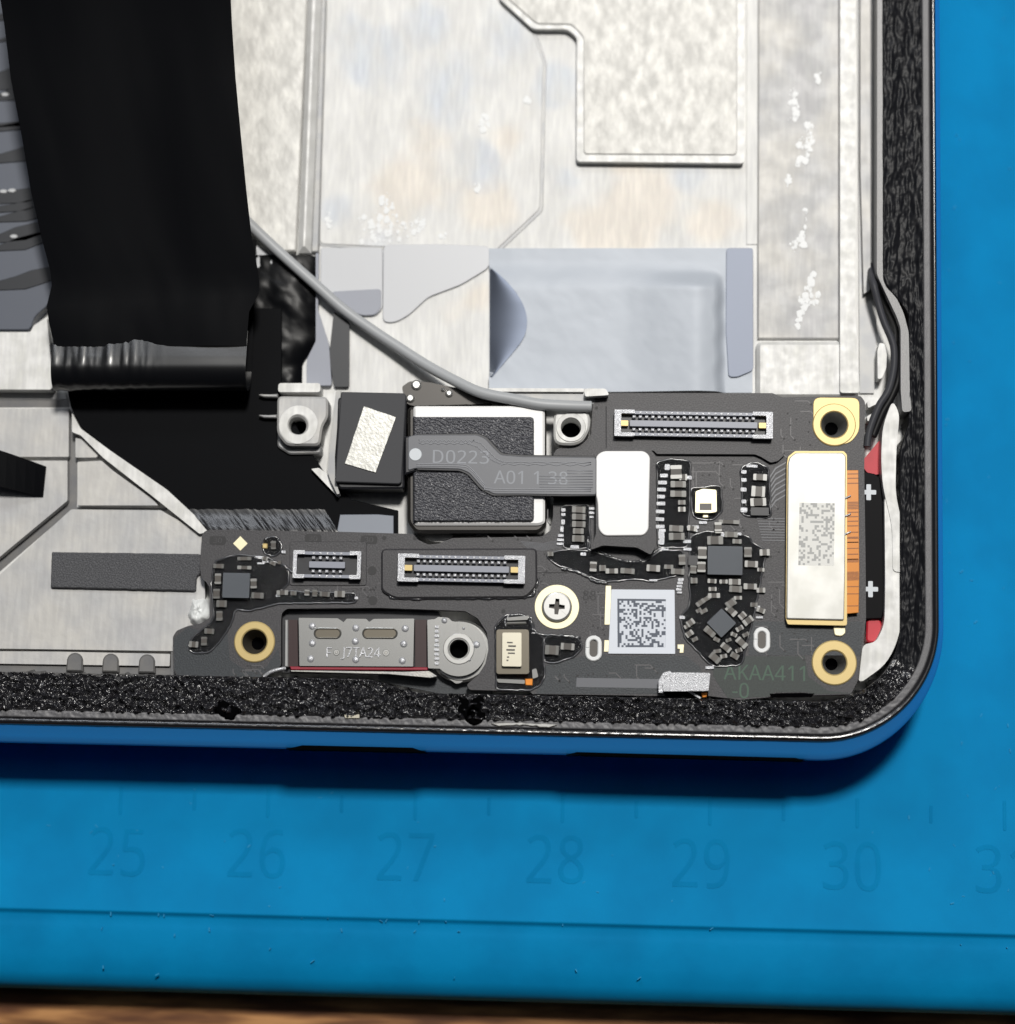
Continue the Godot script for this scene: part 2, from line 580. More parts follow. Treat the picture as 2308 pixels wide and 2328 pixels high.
func rim_samples() -> Array:      # [point, outward normal, fine?] round the whole phone, clockwise from the left of the near edge
	var out := []
	var x0 := XR - 75.0
	var z0 := ZR - 162.0
	var cs := [[Vector2(XR - CR, ZR - CR), PI / 2, 0.0], [Vector2(XR - CR, z0 + CR), 0.0, -PI / 2], [Vector2(x0 + CR, z0 + CR), -PI / 2, -PI], [Vector2(x0 + CR, ZR - CR), PI, PI / 2]]
	for k in 4:
		var c: Vector2 = cs[k][0]
		var steps := 130 if k == 0 else 10
		for i in steps + 1:
			var a: float = lerp(cs[k][1], cs[k][2], float(i) / steps)
			out.append([c + Vector2(cos(a), sin(a)) * CR, Vector2(cos(a), sin(a))])
		var s: Vector2 = out[-1][0]
		var nrm: Vector2 = out[-1][1]
		var nx: Array = cs[(k + 1) % 4]
		var e: Vector2 = nx[0] + Vector2(cos(nx[1]), sin(nx[1])) * CR
		var pos := 0.0
		var len_ := s.distance_to(e)
		while true:
			var p := s.lerp(e, pos / len_)
			var near: bool = p.x > -37 and p.y > -40
			pos += 0.085 if near else 2.5
			if pos >= len_:
				break
			out.append([s.lerp(e, pos / len_), nrm])
	out.append(out[0])
	return out

func band(called: String, prof: Array, m: Material, parent: Node3D, amp := 0.0, freq := 2.0, ragged := 0.0, smooth := true, label := "", which := 0) -> void:
	# prof: [inset from the rim, height]; negative insets swell outwards, less so along the sides
	var nz := FastNoiseLite.new()
	nz.seed = 5
	nz.frequency = freq
	nz.fractal_octaves = 3
	var rows := []
	for p in prof:
		rows.append([])
	var ring := rim_samples()
	for s in ring:
		for k in prof.size():
			var e: float = prof[k][0]
			var n: Vector2 = s[1]
			var side: float = smoothstep(0.55, 0.95, n.x)
			if ragged > 0.0 and e > 0.88:      # how far in the gum reaches: wide beside the battery, narrow by the board
				var z: float = s[0].y
				var reach_side: float = 3.5 - 1.7 * smoothstep(-15.2, -12.4, z) + 0.6 * smoothstep(-5.8, -3.2, z)
				var reach_near: float = lerp(3.3, 2.5, smoothstep(-9.0, -5.0, s[0].x))
				var reach: float = lerp(reach_near, reach_side, side) if n.x > 0.0 or n.y > 0.5 else 3.1
				e = 0.88 + (e - 0.88) * (reach - 0.88) / 2.22
			if k == prof.size() - 1 and ragged > 0.0:
				e += ragged * nz.get_noise_2d(s[0].x * 0.7 + 50, s[0].y * 0.7)
			var w: Vector2 = s[0] - n * e if e > 0 else s[0] + Vector2(n.x * 0.42, n.y) * -e
			var y: float = prof[k][1]
			if amp > 0.0 and k > 0:
				# torn lumps along the near edge; smeared lengthwise and flatter along the side
				var lumps := nz.get_noise_2d(w.x, w.y)
				var smear := nz.get_noise_2d(w.x * 0.9 + 30.0, w.y * 0.22)
				y += amp * (lerp(lumps, 0.22 * smear + 0.06 * lumps, side) + 0.15)
				if ragged > 0.0:      # the side band is a smooth shallow trough
					y -= side * 0.16 * sin(clampf((e - 0.88) / 2.0, 0.0, 1.0) * PI)
			rows[k].append(v3(w, y))
	var st := mb()
	rows.reverse()
	# which: 0 the whole ring, 1 the near edge, 2 the right side, 3 the left side, 4 the far edge
	var from := 0
	for i in range(1, ring.size()):
		var before: int = edge_of(ring[i - 1][1])
		if i == ring.size() - 1 or edge_of(ring[i][1]) != before:
			if which == 0 or which == before:
				var cut := []
				for r: Array in rows:
					cut.append(r.slice(from, i + 1))
				grid(st, cut, smooth)
			from = i
	put(st, called, m, parent, label)

func edge_of(n: Vector2) -> int:
	return 2 if n.x > 0.9 else 3 if n.x < -0.9 else 1 if n.y > 0.0 else 4

func steps_of(a: float, b: float, y0: float, y1: float, n: int) -> Array:
	var out := []
	for i in n + 1:
		out.append([lerp(a, b, float(i) / n), lerp(y0, y1, float(i) / n)])
	return out

func chassis() -> void:
	var o := thing("phone_frame", "opened phone frame, bare silvery inside and a blue rail with black gummed rim", "phone", Vector3(XR - 37.5, 0, ZR - 81))
	# the blue side rail, its rim and the bands of torn adhesive inside it
	band("side_rail", [[1.2, 0.2], [0.3, 0.35], [-0.5, 1.0], [-0.95, 2.0], [-1.12, 3.4], [-1.2, 4.8], [-1.22, 5.6], [-1.19, 5.78], [-1.1, 5.92], [-0.75, 6.22], [-0.4, 6.52], [-0.1, 6.8]], M.rail_blue, o)
	band("rim_edge", [[-0.1, 6.8], [-0.03, 6.98], [0.06, RIM], [0.16, RIM + 0.03], [0.3, RIM - 0.05], [0.4, RIM - 0.12]], M.rim_black, o, 0.02, 1.0)
	band("rim_bead", [[0.4, RIM - 0.3]] + steps_of(0.42, 0.86, RIM - 0.05, RIM - 0.05, 5) + [[0.9, RIM - 0.3]], M.bead_grey, o, 0.07, 2.2)
	band("torn_adhesive", [[0.84, RIM - 0.35]] + steps_of(0.88, 3.1, RIM - 0.1, RIM - 0.15, 34) + [[3.15, RIM - 0.6], [3.2, FLOOR]], M.gum_black, o, 0.68, 1.8, 0.35, true, "rough glossy black adhesive torn along the near edge", 1)
	band("smeared_adhesive", [[0.84, RIM - 0.35]] + steps_of(0.88, 3.1, RIM - 0.1, RIM - 0.15, 34) + [[3.15, RIM - 0.6], [3.2, FLOOR]], M.gum_side, o, 0.68, 1.8, 0.35, true, "smoother black adhesive along the right side", 2)
	band("smeared_adhesive", [[0.84, RIM - 0.35]] + steps_of(0.88, 3.1, RIM - 0.1, RIM - 0.15, 34) + [[3.15, RIM - 0.6], [3.2, FLOOR]], M.gum_side, o, 0.68, 1.8, 0.35, true, "smoother black adhesive along the left side", 3)
	band("torn_adhesive", [[0.84, RIM - 0.35]] + steps_of(0.88, 3.1, RIM - 0.1, RIM - 0.15, 34) + [[3.15, RIM - 0.6], [3.2, FLOOR]], M.gum_black, o, 0.68, 1.8, 0.35, true, "rough glossy black adhesive torn along the far edge", 4)
	# floor plate
	var x0 := XR - 75.0 + 1.0
	slab("floor_plate", rounded(PackedVector2Array([Vector2(x0, ZR - 161), Vector2(XR - 1, ZR - 161), Vector2(XR - 1, ZR - 1), Vector2(x0, ZR - 1)]), 9.0, 12), 3.0, FLOOR, 0, M.alloy_mottled, o)
	var top := -2600.0     # far past the upper edge of the photograph
	var h := FLOOR + 0.5
	# speckled field left of the long rib, and the rib itself
	slab("cast_field", poly("C8", [-600, top, 428, top, 428, 0, 372, 1225, -600, 1225], h), FLOOR - 1, h, 0.1, M.alloy_speckled, o)
	slab("long_rib", poly("C8", [426, top, 492, top, 492, 0, 442, 1228, 378, 1228, 426, 0], h + 0.5), FLOOR - 1, h + 0.5, 0.38, M.alloy_bright, o)
	slab("rib_ledge", poly("C8", [492, top, 520, top, 520, 0, 482, 1228, 444, 1228, 492, 0], h), FLOOR - 1, h - 0.1, 0.08, M.alloy_grey, o)
	# octagonal stuck sheet
	h = FLOOR + 0.1
	slab("octagon_sheet", rounded(poly("C8", [524, top, 1330, top, 1372, 0, 1530, 160, 1578, 300, 1562, 1020, 1340, 1228, 487, 1190], h), 0.35), FLOOR - 1, h, 0.05, M.alloy_mottled, o)
	slab("sheet_border", rounded(poly("C8", [524, top, 1345, top, 1388, 0, 1546, 156, 1594, 300, 1578, 1028, 1344, 1248, 480, 1200], h), 0.35), FLOOR - 1, h - 0.06, 0.03, M.alloy_grey, o)
	# raised battery-side plate with a bright chamfer
	h = FLOOR + 0.7
	slab("raised_plate", rounded(poly("P", [1040, -1500, 1135, -2, 1212, 68, 1290, 68, 1312, 86, 1311, 369, 1692, 373, 1694, -1500], h - 0.3), 0.3), FLOOR - 1, h - 0.1, 0.45, M.alloy_bright, o)
	slab("plate_field", rounded(poly("P", [1060, -1500, 1152, -6, 1220, 54, 1300, 55, 1327, 84, 1327, 350, 1676, 352, 1678, -1500], h), 0.3), FLOOR - 1, h, 0.05, M.alloy_speckled, o)
	# strips and walls along the right side
	h = FLOOR + 0.25
	slab("side_strip", poly("C9", [952, top, 1012, top, 1008, 1180, 952, 1180], h), FLOOR - 1, FLOOR + 0.06, 0.04, M.alloy_mottled, o)
	slab("side_plate", poly("C9", [1014, top, 1420, top, 1425, 1640, 1005, 1640, 1005, 1190], h), FLOOR - 1, h, 0.1, M.alloy, o)
	h = FLOOR + 0.9
	slab("side_wall", rounded(poly("C9", [1405, top, 1478, top, 1478, 1500, 1500, 1900, 1405, 1900], h), 0.2), FLOOR - 1, h, 0.3, M.alloy_bright, o)
	slab("side_wall_foot", rounded(poly("C9", [1000, 1650, 1470, 1650, 1500, 1925, 1000, 1925], FLOOR + 0.6), 0.4), FLOOR - 1, FLOOR + 0.6, 0.25, M.alloy_bright, o)
	slab("gutter", poly("C9", [1478, top, 1600, top, 1600, 1000, 1570, 1900, 1500, 1900], FLOOR + 0.3), FLOOR - 1, FLOOR + 0.2, 0.0, M.alloy_grey, o)
	slab("gutter_wall", poly("C9", [1504, top, 1548, top, 1552, 1400, 1520, 1420, 1504, 800], FLOOR + 0.8), FLOOR - 1, FLOOR + 0.75, 0.3, M.alloy, o)
	slab("inner_lip", rounded(poly("C10", [560, -2600, 606, -2600, 608, 440, 790, 815, 835, 985, 845, 1520, 862, 1680, 780, 1690, 765, 1500, 765, 950, 735, 860, 556, 480], RIM - 0.2), 0.25), FLOOR - 1, RIM - 0.2, 0.2, M.lip_grey, o)
	slab("inner_wall", rounded(poly("C5", [1650, 130, 1685, 200, 1668, 380, 1664, 600, 1700, 760, 1712, 991, 1650, 991, 1648, 760, 1600, 560, 1592, 420, 1600, 260], RIM - 0.5), 0.8), FLOOR - 1, RIM - 0.5, 0.25, M.alloy_bright, o)
	slab("inner_wall", rounded(poly("C3", [1535, -60, 1608, -60, 1640, 500, 1642, 720, 1610, 860, 1540, 990, 1400, 1090, 1375, 1090, 1400, 860, 1480, 850, 1535, 740, 1540, 500], RIM - 0.6), 1.0), FLOOR - 1, RIM - 0.6, 0.25, M.alloy_bright, o)
	# flux and glue left on the side plate
	for r in [[[1150, 470, 1175, 410, 1200, 470, 1215, 530, 1195, 590, 1145, 600, 1170, 540]], [[1245, 580, 1275, 580, 1272, 690, 1240, 780, 1185, 815, 1200, 770, 1235, 730, 1180, 690, 1230, 650]], [[1140, 860, 1168, 840, 1160, 890, 1135, 915]], [[1160, 1180, 1200, 1150, 1240, 1090, 1235, 1180, 1180, 1235]], [[1205, 1440, 1240, 1390, 1275, 1280, 1285, 1330, 1255, 1430, 1310, 1410, 1300, 1460, 1240, 1490, 1205, 1580, 1185, 1575, 1215, 1500]], [[1230, 1010, 1250, 1010, 1240, 1070]], [[1290, 360, 1310, 350, 1300, 400]]]:
		dabs(poly("C9", r[0], FLOOR + 0.3), FLOOR + 0.25, o)
	for r in [[640, 1080, 700, 1050, 735, 1090, 770, 990, 820, 900, 850, 1000, 870, 1090, 950, 1080, 990, 1040, 1010, 1110, 940, 1180, 800, 1180, 650, 1185, 640, 1160, 720, 1150, 690, 1100], [515, 1040, 535, 1000, 550, 1110, 520, 1120], [1240, 600, 1310, 540, 1330, 600, 1290, 650], [1075, 1150, 1105, 1140, 1100, 1180, 1080, 1180], [1480, 480, 1515, 480, 1505, 520, 1485, 515], [1240, 900, 1270, 890, 1260, 935]]:
		dabs(poly("C8", r, FLOOR + 0.1), FLOOR + 0.1, o)
	left_plates(o)
	bosses(o)

func dabs(p: PackedVector2Array, y: float, o: Node3D) -> void:      # a smear of dried flux: many thin uneven dabs
	var box := Rect2(p[0], Vector2.ZERO)
	for v in p:
		box = box.expand(v)
	var st := mb()
	var k := 0
	var tries := 0
	var want: int = clampi(int(box.get_area() * 14.0), 10, 110)
	while k < want and tries < 1500:
		tries += 1
		var c := box.position + Vector2(rng.randf(), rng.randf()) * box.size
		if not Geometry2D.is_point_in_polygon(c, p):
			continue
		var r := 0.04 + 0.24 * pow(rng.randf(), 2.2)
		prism(st, wobbly(disc(c, r, 9, rng.randf_range(0.5, 1.0)), r * 0.22, 1.0), y - 0.05, y + 0.012 + 0.03 * rng.randf(), 0.008)
		k += 1
	put(st, "flux_residue", M.paste, o)

func left_plates(o: Node3D) -> void:
	var lo := FLOOR + 0.1
	var h := FLOOR + 0.7
	slab("upper_left_plate", rounded(poly("C7", [-900, 150, 190, 150, 210, 110, 292, 55, 330, 480, 320, 508, -900, 502], h + 0.5), 0.15), FLOOR - 1, h + 0.5, 0.22, M.alloy_bright, o)
	slab("step_ledge", poly("C7", [-900, 510, 415, 525, 430, 575, -900, 580], lo), FLOOR - 1, lo, 0.1, M.alloy_grey, o)
	slab("step_shadow_gap", poly("C7", [-900, 578, 430, 574, 434, 618, -900, 622], FLOOR), FLOOR - 1, FLOOR + 0.03, 0, M.alloy_dark, o)  # shade below the step put into a darker strip
	slab("cast_panel", rounded(poly("C7", [-900, 626, 428, 626, 428, 926, 150, 926, -900, 926], h), 0.08), FLOOR - 1, h, 0.1, M.alloy, o)
	slab("cast_panel", rounded(poly("C7", [470, 808, 512, 818, 618, 906, 600, 930, 470, 930], h), 0.08), FLOOR - 1, h, 0.1, M.alloy, o)
	slab("cast_panel", rounded(poly("C7", [482, 958, 632, 950, 700, 1010, 950, 1190, 985, 1228, 482, 1228], h), 0.08), FLOOR - 1, h, 0.1, M.alloy, o)
	slab("cast_panel", rounded(poly("C7", [240, 950, 420, 950, 420, 1198, -40, 1580, -900, 2300, -900, 940], h), 0.08), FLOOR - 1, h, 0.12, M.alloy, o)
	slab("diagonal_rib", rounded(poly("C7", [446, 650, 500, 748, 682, 884, 1036, 1128, 1316, 1386, 1240, 1404, 960, 1180, 640, 930, 500, 790, 446, 770], h + 0.5), 0.1), FLOOR - 1, h + 0.4, 0.3, M.alloy_bright, o)
	slab("cast_panel", rounded(poly("P", [162, 1158, 366, 1160, 462, 1215, 470, 1475, 396, 1480, -175, 1472, -6, 1312], h), 0.1), FLOOR - 1, h, 0.1, M.alloy, o)
	slab("groove", poly("C7", [425, 620, 490, 700, 480, 1240, 1040, 1245, 1040, 1262, 440, 1262, 0, 1640, -400, 1960, -420, 1940, 424, 1190], FLOOR), FLOOR - 1, FLOOR + 0.02, 0, M.alloy_dark, o)
	# near strip with three arched notches
	var strip := poly("C11", [-1500, 845, 0, 882, 500, 885, 1480, 905, 1475, 1012, 700, 1000, 0, 990, -1500, 955], h)
	slab("near_strip", rounded(strip, 0.06), FLOOR - 1, h - 0.1, 0.12, M.alloy, o)
	for c in [[650, 965], [962, 972], [1278, 978]]:
		var q := flat("C11", c[0], c[1], h + 0.1)
		var arch := PackedVector2Array()
		for k in 17:
			arch.append(q + Vector2(-cos(PI * k / 16.0), -sin(PI * k / 16.0)) * 0.53)
		arch.append(q + Vector2(0.56, 0.7))
		arch.append(q + Vector2(-0.56, 0.7))
		slab("arched_stop", arch, FLOOR - 1, h + 0.08, 0.1, M.alloy_dark, o)
	slab("near_shelf", poly("C11", [-1500, 985, 0, 992, 1560, 1020, 1560, 1110, -1500, 1060], FLOOR + 0.3), FLOOR - 1, FLOOR + 0.35, 0.1, M.alloy_dark, o)
	slab("near_shelf", rounded(poly("C11", [1490, 885, 1560, 880, 1570, 1140, 1490, 1130], FLOOR + 0.9), 0.1), FLOOR - 1, FLOOR + 0.9, 0.1, M.alloy_dark, o)

func bosses(o: Node3D) -> void:
	var h := 6.6
	# left screw boss: a cast block with an upper tab
	var body := rounded(poly("C4", [78, 205, 372, 208, 372, 330, 340, 380, 325, 492, 130, 492, 75, 420], h), 0.35)
	slab("screw_boss", with_holes(body, [disc(flat("C4", 192, 378, h), 0.62, 28)]), FLOOR - 1, h, 0.14, M.alloy, o, "cast screw boss beside the black square module")
	var st := mb()
	lathe(st, flat("C4", 200, 372, h), [[1.3, h + 0.005], [1.26, h + 0.025], [0.72, h + 0.025], [0.64, h - 0.1], [0.62, 3.0]], 30)
	put(st, "boss_collar", M.alloy_bright, o)
	slab("boss_pit", disc(flat("C4", 192, 378, h), 0.8), 4.0, 4.9, 0, M.void_black, o)
	slab("boss_tab", rounded(poly("C4", [85, 130, 328, 130, 328, 182, 82, 182], h - 0.3), 0.2), FLOOR - 1, h - 0.3, 0.18, M.alloy_bright, o)
	slab("boss_foot", rounded(poly("C4", [80, 420, 330, 440, 335, 540, 150, 545, 80, 500], h - 0.9), 0.2), FLOOR - 1, h - 0.8, 0.1, M.alloy_grey, o)
	for k in [[0, 200, 80], [0, 320, 75]]:
		slab("side_rail_pin", poly("C4", [k[0] - 30, k[1], k[2], k[1] - 8, k[2], k[1] + 12, k[0], k[1] + 10], 6.0), 5.4, 6.0, 0.06, M.alloy_grey, o)
	# right screw boss
	h = 6.7
	body = rounded(poly("C4", [1682, 290, 1893, 290, 1893, 400, 1850, 470, 1800, 490, 1682, 486], h), 0.6)
	var hole := flat("C4", 1783, 388, h)
	slab("screw_boss", with_holes(body, [disc(hole, 0.66, 28)]), FLOOR - 1, h, 0.14, M.alloy_bright, o, "cast screw boss between the vibration motor and the board")
	st = mb()
	lathe(st, hole, [[0.98, h + 0.01], [0.94, h + 0.07], [0.68, h + 0.05], [0.66, h - 0.1], [0.64, 3.0]], 30)
	put(st, "boss_collar", M.alloy_bright, o)
	slab("boss_pit", disc(hole, 0.8), 4.0, 4.9, 0, M.void_black, o)
	# cast ledges along the top of the motor bay
	slab("bay_ledge", rounded(poly("C4", [1230, 160, 1855, 164, 1920, 158, 1920, 250, 1400, 240, 1230, 200], 6.2), 0.1), FLOOR - 1, 6.2, 0.1, M.alloy_grey, o)
	slab("bay_ledge", rounded(poly("C4", [1305, 158, 1858, 160, 1858, 180, 1305, 178], 6.5), 0.05), FLOOR, 6.45, 0.1, M.alloy_bright, o)
	slab("bay_tab", rounded(poly("C5", [110, 72, 215, 72, 232, 104, 110, 112], 7.1), 0.15), FLOOR, 7.0, 0.18, M.alloy_bright, o)
	slab("bay_corner", wobbly(rounded(poly("C4", [800, 150, 850, 118, 960, 125, 1130, 160, 1330, 250, 860, 262, 820, 240], 6.0), 0.2), 0.015), FLOOR, 6.0, 0.2, M.steel_dark, o)
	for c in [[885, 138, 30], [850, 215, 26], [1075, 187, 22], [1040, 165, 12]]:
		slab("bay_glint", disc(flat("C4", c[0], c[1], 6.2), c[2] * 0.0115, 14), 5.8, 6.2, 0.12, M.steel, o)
	slab("plate_nub", rounded(poly("C4", [930, 1025, 970, 1000, 1100, 1010, 1095, 1035, 1040, 1055, 985, 1050], FLOOR + 1), 0.15), FLOOR, FLOOR + 1.0, 0.15, M.alloy_bright, o)
	# black lumps for the dark of holes in the adhesive, bright flecks for glints
	for c in [[400, 1425, 75], [440, 1455, 65]]:
		slab("adhesive_gap", wobbly(disc(flat("C1", c[0], c[1], RIM), c[2] * 0.0085, 18), 0.07), RIM - 0.5, RIM + 0.1, 0.2, M.void_black, o)
	for c in [[620, 1420, 85], [680, 1470, 85], [690, 1400, 70]]:
		slab("adhesive_gap", wobbly(disc(flat("C2", c[0], c[1], RIM), c[2] * 0.0085, 18), 0.07), RIM - 0.5, RIM + 0.1, 0.2, M.void_black, o)
	slab("glint_fleck", rounded(poly("C1", [1245, 1465, 1300, 1475, 1350, 1462, 1352, 1490, 1250, 1490], RIM + 0.1), 0.06), RIM - 0.3, RIM + 0.12, 0.05, M.steel_warm, o)
	slab("glint_fleck", wobbly(poly("C2", [795, 1528, 1000, 1520, 1260, 1535, 1200, 1560, 1040, 1540, 850, 1545], RIM), 0.04, 0.2), RIM - 0.3, RIM + 0.1, 0.04, M.steel, o)
	# black blocks on the rail, painting the shade inside its openings
	for q in [["C12", [1078, 171, 1165, 151, 1530, 156, 1606, 183]], ["C13", [222, 192, 262, 182, 1088, 204, 1124, 216]]]:
		slab("recess_shade", poly(q[0], q[1], 6.02), 3.0, 6.02, 0.0, M.void_black, o)

# ---------------------------------------------------------------- films, tapes and loose bits lying in the frame
func films() -> void:
	# creased silver foil
	var c := flat("C16", 900, 520, FLOOR)
	var o := thing("foil_sheet", "creased silver blue foil sheet stuck to the frame above the board connector", "foil", Vector3(c.x, FLOOR, c.y))
	var nz := FastNoiseLite.new()
	nz.frequency = 0.09
	nz.seed = 4
	var rows := []
	for i in 61:
		var row := []
		for k in 101:
			var x: float = lerp(36.0, 1800.0, k / 100.0)
			var y: float = lerp(42.0, 1010.0, i / 60.0)
			var p := flat("C16", x, y, FLOOR + 0.3)
			var up := 0.3
			up += 0.3 * smoothstep(120.0, 330.0, y) * smoothstep(1620.0, 1400.0, x)
			up += 0.45 * smoothstep(1608.0, 1545.0, x + 5.0 * sin(y * 0.03)) * smoothstep(190.0, 330.0, y) * smoothstep(900.0, 1500.0, x)
			up += 0.06 * nz.get_noise_2d(p.x * 1.6, p.y * 1.6)
			var reach: float = 235.0 * pow(clampf(sin((y - 176.0) / 729.0 * PI), 0.0, 1.0), 0.9) * (1.0 - 0.25 * smoothstep(600.0, 900.0, y)) if y > 176.0 and y < 905.0 else 0.0
			if x < 30.0 + reach:
				up = 0.08
			row.append(v3(p, FLOOR + max(up, 0.06)))
		rows.append(row)
	var st := mb()
	grid(st, rows)
	put(st, "foil", M.foil, o)
	# the left end rolls over; its shade is put into a darker foil
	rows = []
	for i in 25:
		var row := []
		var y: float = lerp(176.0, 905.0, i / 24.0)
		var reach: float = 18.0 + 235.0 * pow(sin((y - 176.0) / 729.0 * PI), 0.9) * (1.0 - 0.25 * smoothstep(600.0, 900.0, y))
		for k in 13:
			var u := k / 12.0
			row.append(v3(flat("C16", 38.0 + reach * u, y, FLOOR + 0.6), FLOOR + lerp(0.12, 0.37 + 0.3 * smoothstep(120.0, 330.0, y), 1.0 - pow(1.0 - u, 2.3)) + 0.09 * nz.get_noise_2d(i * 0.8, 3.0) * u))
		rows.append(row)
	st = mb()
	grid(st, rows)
	put(st, "lifted_edge", M.foil_shaded, o, "rolled left edge of the foil, its shade put into a darker colour")
	slab("foil_border", rounded(poly("C16", [1625, 40, 1804, 40, 1806, 860, 1700, 905, 1640, 905, 1622, 600], FLOOR + 0.42), 0.25), FLOOR + 0.2, FLOOR + 0.42, 0.03, M.foil_blue, o, "bluer right border of the foil")
	# smoky film left of it
	c = flat("C15", 760, 430, FLOOR)
	o = thing("grey_film", "thin smoky grey film patch lying under the grey cable", "film", Vector3(c.x, FLOOR, c.y))
	slab("film_tab", rounded(poly("C15", [540, 200, 990, 200, 990, 640, 940, 692, 840, 695, 540, 500], FLOOR + 0.2), 0.25), FLOOR, FLOOR + 0.22, 0.03, M.film_grey, o)
	slab("film_tab", rounded(poly("C15", [620, 520, 978, 500, 978, 640, 935, 690, 840, 694, 640, 600], FLOOR + 0.26), 0.25), FLOOR + 0.2, FLOOR + 0.27, 0.03, M.plastic_grey, o, "darker lower end of the smoky film")
	slab("film_sheet", rounded(poly("C15", [996, 180, 1400, 175, 1770, 190, 1765, 345, 1560, 470, 1320, 560, 1180, 690, 1080, 745, 990, 742], FLOOR + 0.15), 0.4), FLOOR, FLOOR + 0.15, 0.03, M.film_grey, o)
	# black tape beside the ribbon
	c = flat("C15", 280, 700, FLOOR)
	o = thing("black_tape", "glossy wrinkled black tape patch right of the ribbon's fold", "tape", Vector3(c.x, FLOOR, c.y))
	rows = []
	for i in 41:
		var row := []
		for k in 31:
			var y: float = lerp(250.0, 1260.0, i / 40.0)
			var right: float = 520.0 if y < 640 else lerp(520.0, 400.0, smoothstep(850.0, 1050.0, y))
			var p := flat("C15", lerp(-160.0, right, k / 30.0), y, FLOOR + 0.8)
			row.append(v3(p, FLOOR + 0.75 + 0.3 * nz.get_noise_2d(p.x * 2.5, p.y * 2.5) - 0.5 * pow(k / 30.0, 6)))
		rows.append(row)
	st = mb()
	grid(st, rows)
	put(st, "tape", M.tape_black, o)
	slab("tape_edge", rounded(poly("C15", [505, 240, 525, 240, 520, 650, 600, 900, 620, 1200, 440, 1200, 440, 1010, 505, 880], FLOOR + 0.5), 0.15), FLOOR, FLOOR + 0.5, 0.06, M.plastic_grey, o)
	slab("tape_edge", rounded(poly("C15", [635, 665, 748, 740, 745, 1210, 640, 1210, 600, 1000], FLOOR + 0.4), 0.15), FLOOR, FLOOR + 0.4, 0.1, M.streak_dark, o)
	slab("tape_edge", rounded(poly("C15", [75, 180, 290, 300, 290, 350, 75, 360], FLOOR + 0.6), 0.1), FLOOR, FLOOR + 0.62, 0.06, M.film_grey, o)
	# wavy film at the left edge, its reflections painted as dark streaks
	c = flat("C6", 60, 1000, FLOOR)
	o = thing("streaked_film", "grey protective film with dark streaks painted for its wavy reflections left of the ribbon cable", "film", Vector3(c.x, FLOOR, c.y))
	slab("film", rounded(poly("C6", [-900, -1500, 330, -1500, 330, 1600, 280, 1760, 200, 1830, 175, 1905, -900, 1905], 5.6), 0.3), FLOOR, 5.6, 0.05, M.streak_film, o)
	for s in [[400, 45, 120], [515, 30, 70], [690, -20, 50], [700, -10, 60], [870, 20, 70], [1090, -10, 90], [1170, 0, 55], [1230, 10, 60], [1330, 25, 70], [1390, 20, 60], [1600, 20, 80], [2030, 0, 60], [200, 10, 40], [60, -10, 60]]:
		var y: float = s[0]
		var q := poly("C6", [-900, y + 120, 0, y + 20, 180, y - 20 - s[1], 330, y - 50 - s[1], 330, y + s[2] - 60 - s[1] * 0.5, 150, y + s[2] - 10, 0, y + s[2], -900, y + s[2] + 130], 5.65)
		slab("reflection_streak", wobbly(q, 0.06, 0.9), 5.5, 5.66, 0.03, M.streak_dark, o)
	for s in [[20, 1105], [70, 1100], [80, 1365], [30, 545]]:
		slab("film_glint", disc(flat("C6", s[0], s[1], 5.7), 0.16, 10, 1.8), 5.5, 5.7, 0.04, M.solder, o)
	# dark tail of another flex
	c = flat("C7", 130, 1020, 6.5)
	o = thing("flex_tail", "loose black flex tail curling down at the left edge of the photo", "flex cable", Vector3(c.x, FLOOR, c.y))
	rows = []
	for i in 14:
		var t := i / 13.0
		rows.append([at("C7", lerp(-500.0, 285.0, t), lerp(760.0, 985.0, t) - 20 * sin(t * PI), 7.4 - 2.0 * t * t), at("C7", lerp(-500.0, 270.0, t), lerp(1030.0, 1180.0, t) - 20 * sin(t * PI), 7.4 - 2.2 * t * t)])
	st = mb()
	for i in 13:
		quad(st, rows[i][0], rows[i + 1][0], rows[i + 1][1], rows[i][1])
		var dn := Vector3(0, -0.35, 0)
		quad(st, rows[i][1], rows[i + 1][1], rows[i + 1][1] + dn, rows[i][1] + dn)
		quad(st, rows[i + 1][0], rows[i][0], rows[i][0] + dn, rows[i + 1][0] + dn)
	quad(st, rows[13][0], rows[13][0] + Vector3(0, -0.7, 0), rows[13][1] + Vector3(0, -0.7, 0), rows[13][1])
	put(st, "flex_strip", M.ribbon, o)
	# grey foam strip
	c = flat("C11", 1080, 185, FLOOR)
	o = thing("foam_strip", "dark grey foam strip stuck to the bare plate left of the board", "foam strip", Vector3(c.x, FLOOR, c.y))
	slab("foam", wobbly(rounded(poly("C11", [452, 18, 1745, 36, 1752, 200, 1712, 240, 1705, 358, 442, 328], FLOOR + 0.95), 0.12), 0.012, 0.2), FLOOR, FLOOR + 1.0, 0.07, M.foam_strip, o)
	# glue dot
	c = flat("C11", 1735, 540, FLOOR + 0.8)
	o = thing("glue_dot", "shiny white glue dot against the left edge of the circuit board", "glue", Vector3(c.x, FLOOR, c.y))
	st = mb()
	rows = []
	for i in 12:
		var row := []
		for k in 33:
			var a := TAU * k / 32.0
			var r := (i / 11.0) * (0.92 + 0.35 * nz.get_noise_2d(cos(a) * 9.0, sin(a) * 9.0))
			row.append(v3(c + Vector2(cos(a) * 0.92, sin(a) * 1.12) * r, 4.5 + 1.45 * sqrt(max(0.0, 1.0 - pow(i / 11.0, 2.6))) + 0.25 * nz.get_noise_2d(cos(a) * r * 14.0, sin(a) * r * 14.0 + 20.0)))
		rows.append(row)
